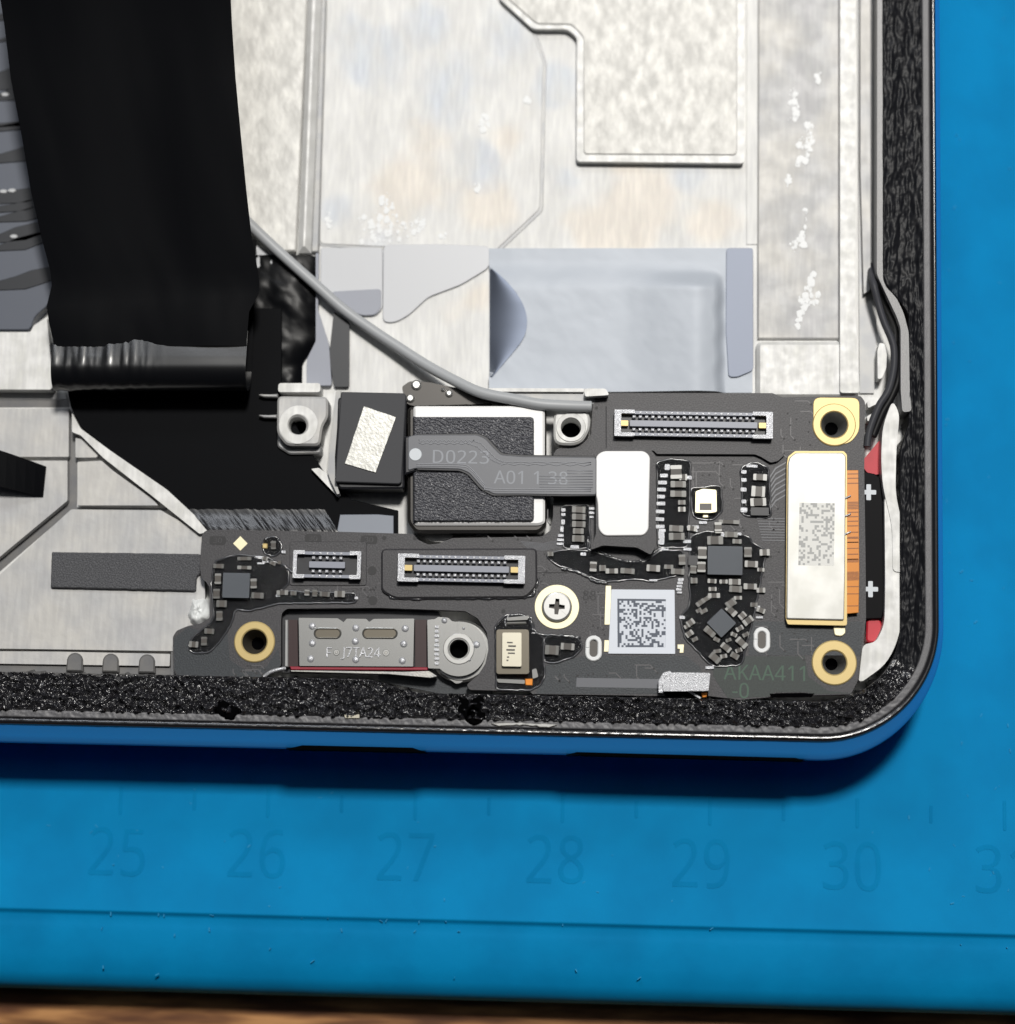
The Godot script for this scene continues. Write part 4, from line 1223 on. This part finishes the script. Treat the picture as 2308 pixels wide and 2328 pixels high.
func connector(o: Node3D, s: String, x0: float, y0: float, x1: float, y1: float, h: float, pins: int, tilt: float, gold_ends := true) -> void:
	# a board-to-board socket: shell, end clips, centre tongue, two double rows of contacts
	var a := flat(s, x0, y0, h)
	var b := flat(s, x1, y1, h)
	var c := (a + b) / 2
	var w := b.x - a.x
	var d := b.y - a.y
	var top := h + 0.62
	var mk := func(x: float, y: float, ww: float, dd: float, r: float) -> PackedVector2Array:
		return box_at(c + Vector2(x, y).rotated(tilt), ww, dd, tilt, r)
	var root := slab("connector_base", box_at(c, w, d, tilt, 0.1), h, h + 0.14, 0.03, M.plastic_dark, o)
	for e in [-1, 1]:
		slab("connector_wall", box_at(c + Vector2(0, e * (d / 2 - 0.16)).rotated(tilt), w * 0.84, 0.2, tilt, 0.03), h, top - 0.12, 0.05, M.plastic_grey, root)
		var cl := PackedVector2Array()      # a C-shaped clip round each end
		for v in [[0.0, -0.5], [0.17, -0.5], [0.17, -0.36], [0.055, -0.36], [0.055, 0.36], [0.17, 0.36], [0.17, 0.5], [0.0, 0.5]]:
			var rx: float = (v[0] * min(w, d * 4.4) - w / 2)
			cl.append(c + Vector2(-e * rx if e > 0 else rx, v[1] * d).rotated(tilt))
		slab("end_clip", rounded(cl, 0.06, 2), h, top, 0.09, M.tin, root)
		if gold_ends:
			slab("end_contact", box_at(c + Vector2(e * (w / 2 - d * 0.34), 0).rotated(tilt), d * 0.34, d * 0.2, tilt, 0.04), h, h + 0.5, 0.05, M.gold, root)
		var span := w - d * 1.45
		for row in 2:
			for p in pins:
				var px := (float(p) / (pins - 1) - 0.5) * span
				var py: float = e * (d * (0.41 if row == 0 else 0.24))
				slab("contact", box_at(c + Vector2(px, py).rotated(tilt), span / pins * 0.56, d * 0.1, tilt), h + 0.1, top - (0.1 if row == 0 else 0.02), 0.035, M.tin, root)
	slab("tongue", box_at(c, w - d * 1.15, d * 0.22, tilt, 0.05), h, top - 0.1, 0.06, M.plastic_grey, root)

func connectors(o: Node3D, h: float) -> void:
	connector(o, "C5", 258, 186, 1046, 332, h + 0.3, 20, 0.0)
	connector(o, "C2", 146, 342, 1030, 554, h + 0.28, 15, 0.0)
	connector(o, "C1", 896, 318, 1364, 522, h + 0.06, 5, 0.0, false)

func marks(o: Node3D, h: float) -> void:
	words("board_lettering", "AKAA411", flat("C3", 800, 1040, h), h + 0.012, 0.98, 0.01, M.board_print, o, 0.0, 1.0)
	words("board_lettering", "-0", flat("C3", 640, 1150, h), h + 0.012, 0.98, 0.01, M.board_print, o)
	words("board_lettering", "88", flat("C14", 448, 492, h), h + 0.002, 0.62, 0.006, M.board_mark, o)
	for q in [["C1", 356, 243], ["C1", 1026, 228], ["C1", 1418, 238]]:
		var c := flat(q[0], q[1], q[2], h)
		slab("printed_mark", box_at(c, 1.1, 0.56, 0, 0.2), h, h + 0.014, 0.0, M.board_mark, o)
		words("printed_digits", "30", c, h + 0.016, 0.34, 0.004, M.board, o, 0.0, 1.2)
	for q in [["C1", 1440, 455, 0.3], ["C1", 1445, 665, 0.3], ["C1", 1525, 225, 0.14], ["C1", 1740, 228, 0.12], ["C2", 880, 740, 0.14], ["C5", 168, 170, 0.1]]:
		slab("via", disc(flat(q[0], q[1], q[2], h), q[3], 14), h, h + 0.016, 0.0, M.board_mark, o)
	# gold pads round the code label
	slab("gold_strip", poly("C14", [565, 420, 606, 420, 602, 704, 556, 704], h), h, h + 0.05, 0.02, M.gold_pale, o)
	slab("gold_tab", poly("C14", [556, 815, 604, 815, 600, 900, 552, 900], h), h, h + 0.05, 0.02, M.gold_pale, o)
	slab("gold_tab", poly("C14", [1086, 846, 1134, 846, 1130, 908, 1100, 908, 1104, 880, 1086, 878], h), h, h + 0.06, 0.02, M.gold_pale, o)

func usb_port(o: Node3D) -> void:
	var h := 6.35
	# the dark bay that the port sits in
	slab("port_bay", rounded(poly("C1", [800, 740, 1915, 740, 1915, 1180, 800, 1170], 5.4), 0.3), 4.0, 5.42, 0, M.plastic_dark, o)
	slab("bay_floor", poly("C2", [0, 1150, 700, 1130, 800, 1180, 800, 1345, 560, 1345, 0, 1230], 5.2), 4.0, 5.2, 0, M.board_cool, o)
	var st := mb()
	var shell := slab("usb_shell", rounded(poly("C1", [925, 786, 1200, 790, 1240, 818, 1262, 792, 1398, 794, 1420, 816, 1450, 794, 1735, 792, 1728, 1128, 930, 1124], h), 0.05), 4.5, h, 0.12, M.shell_steel, o)
	for q in [[1035, 1220, 895], [1375, 1615, 895]]:
		var c0 := flat("C1", q[0] + 35, q[2], h)
		var c1 := flat("C1", q[1] - 35, q[2], h)
		var p := PackedVector2Array()
		var pin := PackedVector2Array()
		for i in 24:
			var a := TAU * i / 24
			var d := Vector2(cos(a), sin(a))
			p.append((c1 if d.x > 0 else c0) + d * 0.38)
			pin.append((c1 if d.x > 0 else c0) + d * 0.25)
		st = mb()
		for i in 24:
			var j := (i + 1) % 24
			quad(st, v3(p[i], h + 0.005), v3(p[i].lerp(pin[i], 0.5), h + 0.15), v3(p[j].lerp(pin[j], 0.5), h + 0.15), v3(p[j], h + 0.005))
			quad(st, v3(p[i].lerp(pin[i], 0.5), h + 0.15), v3(pin[i], h + 0.012), v3(pin[j], h + 0.012), v3(p[j].lerp(pin[j], 0.5), h + 0.15))
		put(st, "pressed_oval", M.shell_steel, shell)
		slab("oval_well", pin, h, h + 0.014, 0, M.steel_brown, shell)
	for q in [[1020, 845], [1020, 965], [1008, 1075], [1326, 858], [1322, 952], [1325, 1080], [1672, 862], [1662, 970], [1652, 1088]]:
		st = mb()
		st.set_smooth_group(0)
		lathe(st, flat("C1", q[0], q[1], h), [[0.24, h], [0.2, h + 0.06], [0.12, h + 0.1], [0.0, h + 0.11]], 16)
		put(st, "weld_dot", M.tin, shell)
	words("stamped_letter", "F", flat("C1", 1134, 1030, h), h + 0.03, 0.64, 0.08, M.tin, shell)
	words("stamped_lettering", "J7TA24", flat("C1", 1366, 1030, h), h + 0.03, 0.64, 0.08, M.tin, shell, 0.0, 0.92)
	for q in [[1190, 1030, 0.2], [1538, 1032, 0.22]]:
		slab("stamped_dot", disc(flat("C1", q[0], q[1], h), q[2], 20), h, h + 0.05, 0.03, M.steel, shell)
		slab("stamped_dot", disc(flat("C1", q[0], q[1], h), q[2] * 0.5, 16), h, h + 0.08, 0.03, M.steel_worn, shell)
	slab("port_gasket", poly("C1", [862, 1128, 1830, 1134, 1830, 1154, 870, 1150], 6.2), 5.0, 6.2, 0.04, M.gasket_red, o)
	slab("port_side", poly("C1", [850, 800, 915, 800, 920, 1130, 850, 1130], 5.8), 5.0, 5.8, 0, M.red_dark, o)
	slab("port_side", poly("C1", [1742, 800, 1822, 800, 1822, 1136, 1742, 1136], 5.8), 5.0, 5.8, 0, M.red_dark, o)
	slab("port_post", poly("C1", [828, 800, 850, 800, 850, 1130, 825, 1130], 6.1), 5.0, 6.1, 0.05, M.alloy_grey, o)
	st = mb()
	tube(st, spline([at("C1", 680, 1200, 6.6), at("C1", 730, 1165, 6.7), at("C1", 800, 1145, 6.7), at("C1", 830, 1142, 6.6)], 6), 0.12, 8)
	put(st, "port_lip", M.tin, o)
	slab("port_lip", rounded(poly("C1", [870, 1155, 1240, 1160, 1660, 1166, 1840, 1160, 1895, 1195, 1850, 1206, 1560, 1180, 1240, 1172, 870, 1162], 6.5), 0.05), 5.5, 6.5, 0.06, M.steel_worn, o)
	# bracket with a screw hole beside the port
	var hb := 6.5
	var bp := flat("C2", 566, 1004, hb)
	var disc_p := disc(bp, 1.78, 40)
	var left := rounded(poly("C2", [345, 800, 400, 795, 420, 780, 490, 785, 520, 810, 620, 830, 620, 1150, 350, 1140], hb), 0.08)
	var merged := Geometry2D.merge_polygons(disc_p, left)
	var hole := disc(bp, 0.62, 32)
	var br := slab("port_bracket", with_holes(merged[0], [hole]), 4.8, hb, 0.1, M.shell_steel, o)
	st = mb()
	lathe(st, bp, [[1.02, hb + 0.005], [0.98, hb + 0.09], [0.72, hb + 0.09], [0.62, hb - 0.1], [0.6, 4.0]], 36)
	put(st, "bracket_collar", M.steel, br)
	slab("bracket_pit", disc(bp, 0.8), 4.0, 5.3, 0, M.void_black, br)
	st = mb()
	lathe(st, bp + Vector2(0.1, 0.1), [[2.05, 5.0], [2.05, 5.9], [1.9, 6.05], [1.6, 6.05]], 40)
	put(st, "bracket_skirt", M.shell_steel, br)
	for i in 9:
		slab("bracket_bump", box_at(flat("C2", 412, 850 + i * 32, hb), 0.24 + 0.1 * rng.randf(), 0.18, 0, 0.06), hb - 0.05, hb + 0.1, 0.05, M.tin, br)
	for q in [[465, 806, 0.2], [690, 975, 0.24], [600, 860, 0.1], [640, 1080, 0.12]]:
		st = mb()
		st.set_smooth_group(0)
		lathe(st, flat("C2", q[0], q[1], hb), [[q[2], hb], [q[2] * 0.8, hb + 0.06], [0.0, hb + 0.1]], 14)
		put(st, "bracket_bump", M.tin, br)
	slab("bracket_tail", rounded(poly("C2", [425, 1165, 520, 1160, 640, 1195, 575, 1245, 545, 1248], 6.0), 0.08), 4.8, 6.0, 0.1, M.shell_steel, br)

# ---------------------------------------------------------------- screen connector on the right
func screen_connector() -> void:
	var h := 6.9
	var c := flat("P", 1855, 1220, h)
	var o := thing("screen_connector", "white metal plate with a dotted code, orange and black flex at its right", "flex connector", Vector3(c.x, BOARD, c.y))
	var p := rounded(join_polys([["C5", [1126, 450, 1134, 418, 1165, 394, 1400, 394, 1416, 410]], ["C3", [1290, 400, 1284, 710, 926, 702]]], h), 0.12)
	slab("plate", p, h - 0.16, h, 0.06, M.plate_white, o)
	slab("plate_backing", rounded(join_polys([["C5", [1120, 455, 1126, 416, 1160, 388, 1404, 388, 1420, 406]], ["C3", [1300, 400, 1300, 738, 1290, 745, 932, 738, 920, 700]]], h - 0.3), 0.1), BOARD, h - 0.18, 0.06, M.gold, o)
	slab("plate_foot", rounded(poly("C3", [1215, 745, 1290, 742, 1296, 790, 1270, 812, 1225, 806], BOARD + 0.2), 0.15), BOARD, BOARD + 0.15, 0.05, M.gold_pale, o)
	# the dotted code engraved on it, grey on white
	code("engraved_code", poly("P", [1818, 1143, 1898, 1144, 1896, 1286, 1815, 1285], h + 0.004), h + 0.004, 16, 28, Color8(176, 177, 176), Color8(234, 234, 230), 11, 0.35, o)
	var f := slab("orange_flex", join_polys([["C5", [1420, 482, 1478, 482]], ["C3", [1378, 400, 1374, 664, 1290, 672, 1290, 300]]], BOARD + 0.5), BOARD + 0.4, BOARD + 0.5, 0.02, M.orange, o)
	for y in [498, 520, 545, 640, 648, 656, 664, 672, 690, 712, 735, 758, 790, 815, 840, 900, 925]:
		slab("flex_trace", poly("C5", [1424, y, 1478, y - 1, 1478, y + 4, 1424, y + 5], BOARD + 0.51), BOARD + 0.45, BOARD + 0.515, 0.0, M.orange_line, f)
	for y in [200, 225, 262, 330, 338, 346, 410, 418, 426, 434, 442, 450, 458, 500, 545, 620]:
		slab("flex_trace", poly("C3", [1296, y, 1374, y - 1, 1374, y + 4, 1296, y + 5], BOARD + 0.51), BOARD + 0.45, BOARD + 0.515, 0.0, M.orange_line, f)
	for y in [612, 702, 792]:
		slab("solder_whisker", poly("C5", [1405, y + 8, 1440, y - 6, 1442, y, 1410, y + 15], BOARD + 0.6), BOARD + 0.5, BOARD + 0.66, 0.03, M.tin, f)
	var b := slab("black_flex", join_polys([["C5", [1480, 484, 1560, 500, 1588, 520, 1600, 640]], ["C3", [1530, 200, 1532, 640, 1518, 700, 1376, 705, 1376, 400]]], 5.9), 5.5, 5.9, 0.05, M.flex_black, o)
	for q in [["C5", 1530, 592, 37], ["C3", 1448, 518, 51]]:
		var pc := flat(q[0], q[1], q[2], 5.91)
		slab("plus_sign", box_at(pc, 0.98, 0.3, 0, 0.06), 5.89, 5.912, 0.0, M.white_print, b)
		slab("plus_sign", box_at(pc, 0.3, 1.05, 0, 0.06), 5.89, 5.915, 0.0, M.white_print, b)

func code(called: String, q: PackedVector2Array, y: float, nx: int, ny: int, dark: Color, light: Color, sd: int, fill: float, parent: Node3D, frame := false) -> void:
	var r := RandomNumberGenerator.new()
	r.seed = sd
	var im := Image.create_empty(nx * 4, ny * 4, false, Image.FORMAT_RGB8)
	im.fill(light)
	for i in nx:
		for j in ny:
			var on := r.randf() < fill
			if frame:
				on = on or i == 0 or j == 0
			if on:
				im.fill_rect(Rect2i(i * 4, j * 4, 4, 4), dark)
	var m := StandardMaterial3D.new()
	m.resource_name = called
	m.albedo_texture = ImageTexture.create_from_image(im)
	m.roughness = 0.55
	var st := mb()
	var uv := [Vector2(0, 0), Vector2(1, 0), Vector2(1, 1), Vector2(0, 0), Vector2(1, 1), Vector2(0, 1)]
	var k := 0
	for i in [0, 1, 2, 0, 2, 3]:
		st.set_uv(uv[k])
		st.add_vertex(v3(q[i], y) * 0.001)
		k += 1
	put(st, called, m, parent)

# ---------------------------------------------------------------- modules that sit in the frame
func modules() -> void:
	# the vibration motor under its two foam pads
	var h := 7.0
	var c := flat("C4", 1230, 630, h)
	var o := thing("vibration_motor", "silver vibration motor topped with speckled grey foam, crossed by its flex", "motor", Vector3(c.x, FLOOR, c.y))
	slab("motor_case", rounded(poly("C4", [835, 268, 1640, 262, 1640, 960, 1600, 1000, 880, 1000, 835, 940], h - 0.3), 0.3), 5.2, h - 0.25, 0.2, M.steel_dark, o)
	slab("motor_lid", rounded(poly("C4", [868, 262, 1630, 262, 1632, 940, 1600, 955, 872, 955], h), 0.22), h - 0.4, h, 0.14, M.pad_white, o)
	var nz := FastNoiseLite.new()
	nz.frequency = 1.6
	nz.fractal_octaves = 3
	for part in 2:
		var y0: float = 318.0 if part == 0 else 640.0
		var y1: float = 560.0 if part == 0 else 938.0
		var st := mb()
		var rows := []
		var nr := 70 if part == 0 else 90
		for i in nr + 1:
			var row := []
			for k in 151:
				var x: float = lerp(864.0, 1572.0, k / 150.0)
				var y: float = lerp(y0, y1, float(i) / nr)
				var p := flat("C4", x, y, h + 0.25)
				var edge := smoothstep(0.0, 12.0, x - 864.0) * smoothstep(0.0, 12.0, 1572.0 - x) * smoothstep(0.0, 12.0, y - y0) * smoothstep(0.0, 12.0, y1 - y)
				var corner := Vector2(max(0.0, x - 1540.0), max(0.0, (350.0 - y) if part == 0 else (y - 906.0))).length()
				edge *= smoothstep(34.0, 22.0, corner)
				row.append(v3(p, lerp(h - 0.05, h + 0.28 + 0.14 * nz.get_noise_2d(p.x * 3.4, p.y * 4.6), edge)))
			rows.append(row)
		grid(st, rows)
		put(st, "foam_pad", M.foam, o)
	c = flat("C4", 1400, 620, h)
	var f := thing("motor_flex", "grey flex strip lettered D0223 running from the motor to a white pad", "flex cable", Vector3(c.x, h, c.y))
	var hf := h + 0.46
	slab("flex_strip", rounded(join_polys([["C4", [836, 440, 880, 430, 1238, 430, 1288, 452, 1330, 500, 1376, 546, 1500, 556]], ["C5", [60, 416, 168, 418, 168, 606, 20, 606]], ["C4", [1500, 775, 1335, 775, 1268, 740, 1192, 652, 1140, 630, 880, 624, 836, 640]]], hf), 0.2), hf - 0.2, hf, 0.05, M.flex_grey, f)
	slab("flex_border", rounded(join_polys([["C4", [884, 424, 1242, 420, 1296, 442, 1340, 490, 1384, 536, 1500, 546]], ["C5", [60, 410, 166, 410, 168, 612, 20, 614]], ["C4", [1500, 785, 1328, 787, 1258, 750, 1184, 664, 1136, 642, 884, 636]]], hf - 0.1), 0.2), hf - 0.25, hf - 0.06, 0.04, M.plastic_dark, f)
	# meander lines and straight traces
	var zig := func(pts: Array, nz_: int, amp: float) -> Array:
		var out := []
		for i in nz_ + 1:
			var t := float(i) / nz_ * (pts.size() - 1)
			var k: int = min(int(t), pts.size() - 2)
			var q: Array = [lerp(float(pts[k][0]), float(pts[k + 1][0]), t - k), lerp(float(pts[k][1]), float(pts[k + 1][1]), t - k)]
			out.append(at("C4", q[0], q[1] + (amp if i % 2 else -amp), hf + 0.01))
		return out
	for l in [[[[900, 465], [1220, 466]], 26, 7.0], [[[900, 480], [1190, 481], [1240, 500], [1330, 580], [1380, 600], [1900, 606]], 64, 5.0], [[[1220, 466], [1260, 480], [1350, 570], [1390, 588], [1900, 592]], 40, 3.0]]:
		var st := mb()
		tube(st, zig.call(l[0], l[1], l[2]), 0.03, 5)
		put(st, "meander_trace", M.flex_line, f)
	for k in 7:
		var y := 640.0 + k * 16
		var st := mb()
		tube(st, [at("C4", 1600 if k > 1 else 1760, y - 2, hf), at("C4", 1910, y, hf)], 0.03, 5)
		put(st, "straight_trace", M.flex_line, f)
	for d in [0, 1]:
		var st := mb()
		var dy := [0, 12][d] as int
		tube(st, spline([at("C4", 885, 612 - dy, hf), at("C4", 1140, 614 - dy, hf), at("C4", 1205, 640 - dy, hf), at("C4", 1280, 725 - dy, hf), at("C4", 1340, 755 - dy, hf), at("C4", 1900, 757 - dy, hf)], 8), 0.035, 5)
		put(st, "edge_trace", M.flex_line, f)
	words("flex_lettering", "D0223", flat("C4", 1142, 560, hf), hf + 0.003, 0.86, 0.008, M.flex_print, f, 0.0, 1.12)
	words("flex_lettering", "A01 1 38", flat("C4", 1552, 680, hf), hf + 0.003, 0.86, 0.008, M.flex_print, f, 0.0, 1.05)
	slab("white_dot", disc(flat("C4", 880, 545, hf), 0.42, 24), hf - 0.1, hf + 0.05, 0.03, M.white_print, f)
	slab("flex_wrap", poly("C4", [818, 440, 880, 430, 880, 640, 818, 660], hf - 0.1), 5.6, hf - 0.1, 0.1, M.plastic_dark, f)
	# its end plugs into the board under a white pad
	slab("plug", rounded(join_polys([["C5", [150, 400, 180, 372, 430, 372, 462, 405, 466, 860, 440, 905, 370, 868, 200, 858, 140, 880, 165, 800, 165, 600, 150, 590]]], h + 0.2), 0.15), BOARD, h + 0.22, 0.1, M.board, f)
	slab("white_pad", rounded(join_polys([["C5", [166, 410, 200, 386, 408, 386, 436, 412, 428, 780, 405, 808, 205, 810, 178, 778, 174, 640, 164, 600]]], h + 0.35), 0.3), h + 0.2, h + 0.36, 0.05, M.pad_white, f)
	# the little black module with a silver sticker
	h = 7.0
	c = flat("C4", 610, 450, h)
	var m := thing("square_module", "small black square module with a tilted silver sticker on its top", "module", Vector3(c.x, FLOOR, c.y))
	slab("module_case", rounded(poly("C4", [432, 215, 830, 215, 815, 745, 440, 745, 415, 700], h - 0.5), 0.2), 4.8, h - 0.35, 0.12, M.plastic_dark, m)
	slab("module_top", rounded(poly("C4", [448, 180, 812, 188, 826, 200, 800, 705, 785, 716, 412, 704], h), 0.14), h - 0.3, h, 0.06, M.foam_pad, m)
	slab("sticker", wobbly(poly("C4", [580, 264, 768, 328, 650, 650, 470, 598], h + 0.05), 0.012, 0.2), h, h + 0.08, 0.02, M.silver_sticker, m)
	slab("clip", rounded(poly("C4", [418, 178, 448, 172, 430, 330, 412, 560, 415, 690, 440, 772, 425, 775, 385, 690, 370, 640, 395, 400], 6.4), 0.06), 4.6, 6.4, 0.08, M.alloy_grey, m)
	slab("clip", rounded(poly("C4", [275, 628, 320, 622, 385, 670, 445, 780, 430, 790], 5.9), 0.06), 4.6, 5.9, 0.06, M.alloy_bright, m)
	slab("module_sill", poly("C4", [490, 738, 715, 740, 715, 752, 490, 750], 5.9), 5.0, 6.3, 0.02, M.alloy_grey, m)
	# the code label on the board
	h = BOARD + 0.06
	c = flat("C14", 830, 680, h)
	var l := thing("code_label", "square bluish white label printed with a dotted code on the circuit board", "label", Vector3(c.x, BOARD, c.y))
	slab("label_paper", rounded(poly("C14", [606, 447, 1066, 450, 1070, 916, 584, 914], h), 0.06), BOARD, h + 0.04, 0.02, M.label_white, l)
	code("printed_code", poly("C14", [650, 514, 1002, 518, 1000, 866, 652, 866], h + 0.044), h + 0.044, 24, 24, Color8(84, 92, 106), Color8(222, 228, 238), 5, 0.42, l, true)
	# the cross-head screw
	h = BOARD + 0.06
	c = flat("C2", 1255, 710, h)
	var s := thing("cross_head_screw", "silver cross-head screw in the pale gold ring between connector and label", "screw", Vector3(c.x, BOARD, c.y))
	var r := 34.5 * (144.0 - h) / F
	var st := mb()
	var cross := PackedVector2Array()
	for k in 4:
		for v in [[0.16, -0.16], [0.52, -0.12], [0.52, 0.12]]:
			cross.append(c + Vector2(v[0], v[1]).rotated(TAU * k / 4 + 0.06) * r)
	var rim_ := disc(c, r * 0.86, 40)
	prism(st, with_holes(rim_, [cross]), h, h + 0.26, 0.0)
	put(st, "screw_head", M.steel, s)
	st = mb()
	lathe(st, c, [[r, h], [r, h + 0.14], [r * 0.95, h + 0.22], [r * 0.85, h + 0.255]], 40)
	put(st, "screw_rim", M.steel, s)
	slab("cross_recess", disc(c, r * 0.6), h - 0.3, h - 0.1, 0, M.steel_dark, s)

# ---------------------------------------------------------------- loose wires
func cables() -> void:
	var o := thing("coaxial_cable", "thin grey antenna cable running from the ribbon down to the circuit board", "cable", at("C15", 900, 780, 6.4) * Vector3(1, 0, 1) + Vector3(0, FLOOR, 0))
	var st := mb()
	var path := []
	for q in [[-420, -420, 5.6], [-160, -160, 5.7], [55, 60, 5.8], [270, 262, 5.7], [500, 468, 5.5], [700, 645, 5.35], [900, 790, 5.35], [1100, 922, 5.5], [1300, 1050, 5.8], [1500, 1160, 6.3], [1700, 1252, 6.8]]:
		path.append(at("C15", q[0], q[1], q[2]))
	for q in [[1440, 222, 7.0], [1600, 252, 7.1], [1760, 262, 7.0], [1900, 266, 6.8]]:
		path.append(at("C4", q[0], q[1], q[2]))
	tube(st, spline(path, 8), 0.37, 16)
	put(st, "cable_jacket", M.coax, o)
	var runs := [[[[520, 380], [525, 430], [535, 490], [565, 575], [650, 720], [740, 900], [760, 1000], [755, 1200], [740, 1400], [680, 1560], [600, 1700], [520, 1900]], "wire_black", 0.27, "black antenna wire squeezed along the right inner wall, nearer the rim"],
		[[[500, 400], [505, 470], [525, 560], [570, 740], [620, 900], [680, 1040], [706, 1150], [700, 1320], [655, 1500], [570, 1640], [490, 1850], [470, 1990]], "wire_grey", 0.24, "dark grey antenna wire curving in towards the board's upper right corner"]]
	for w in runs:
		path = []
		for q in w[0]:
			path.append(at("C10", q[0], q[1], (6.0 if w[1] == "wire_black" else 6.3) - 1.6 * smoothstep(560.0, 400.0, q[1])))
		o = thing("antenna_wire", w[3], "wire", Vector3(path[5].x, FLOOR, path[5].z), "antenna wires at the right wall")
		st = mb()
		tube(st, spline(path, 8), w[2], 12)
		put(st, "wire_jacket", M[w[1]], o)
	for q in [[[580, 1075, 625, 1085, 645, 1180, 640, 1300, 600, 1390, 565, 1395, 562, 1150]], [[470, 1590, 590, 1545, 580, 1600, 480, 1650]], [[470, 1720, 535, 1690, 520, 1740, 475, 1770]]]:
		var fr: Node3D = get_node("phone_frame")
		slab("wall_window", rounded(poly("C10", q[0], 5.8), 0.12), FLOOR - 1, 5.7, 0.08, M.alloy_bright, fr)
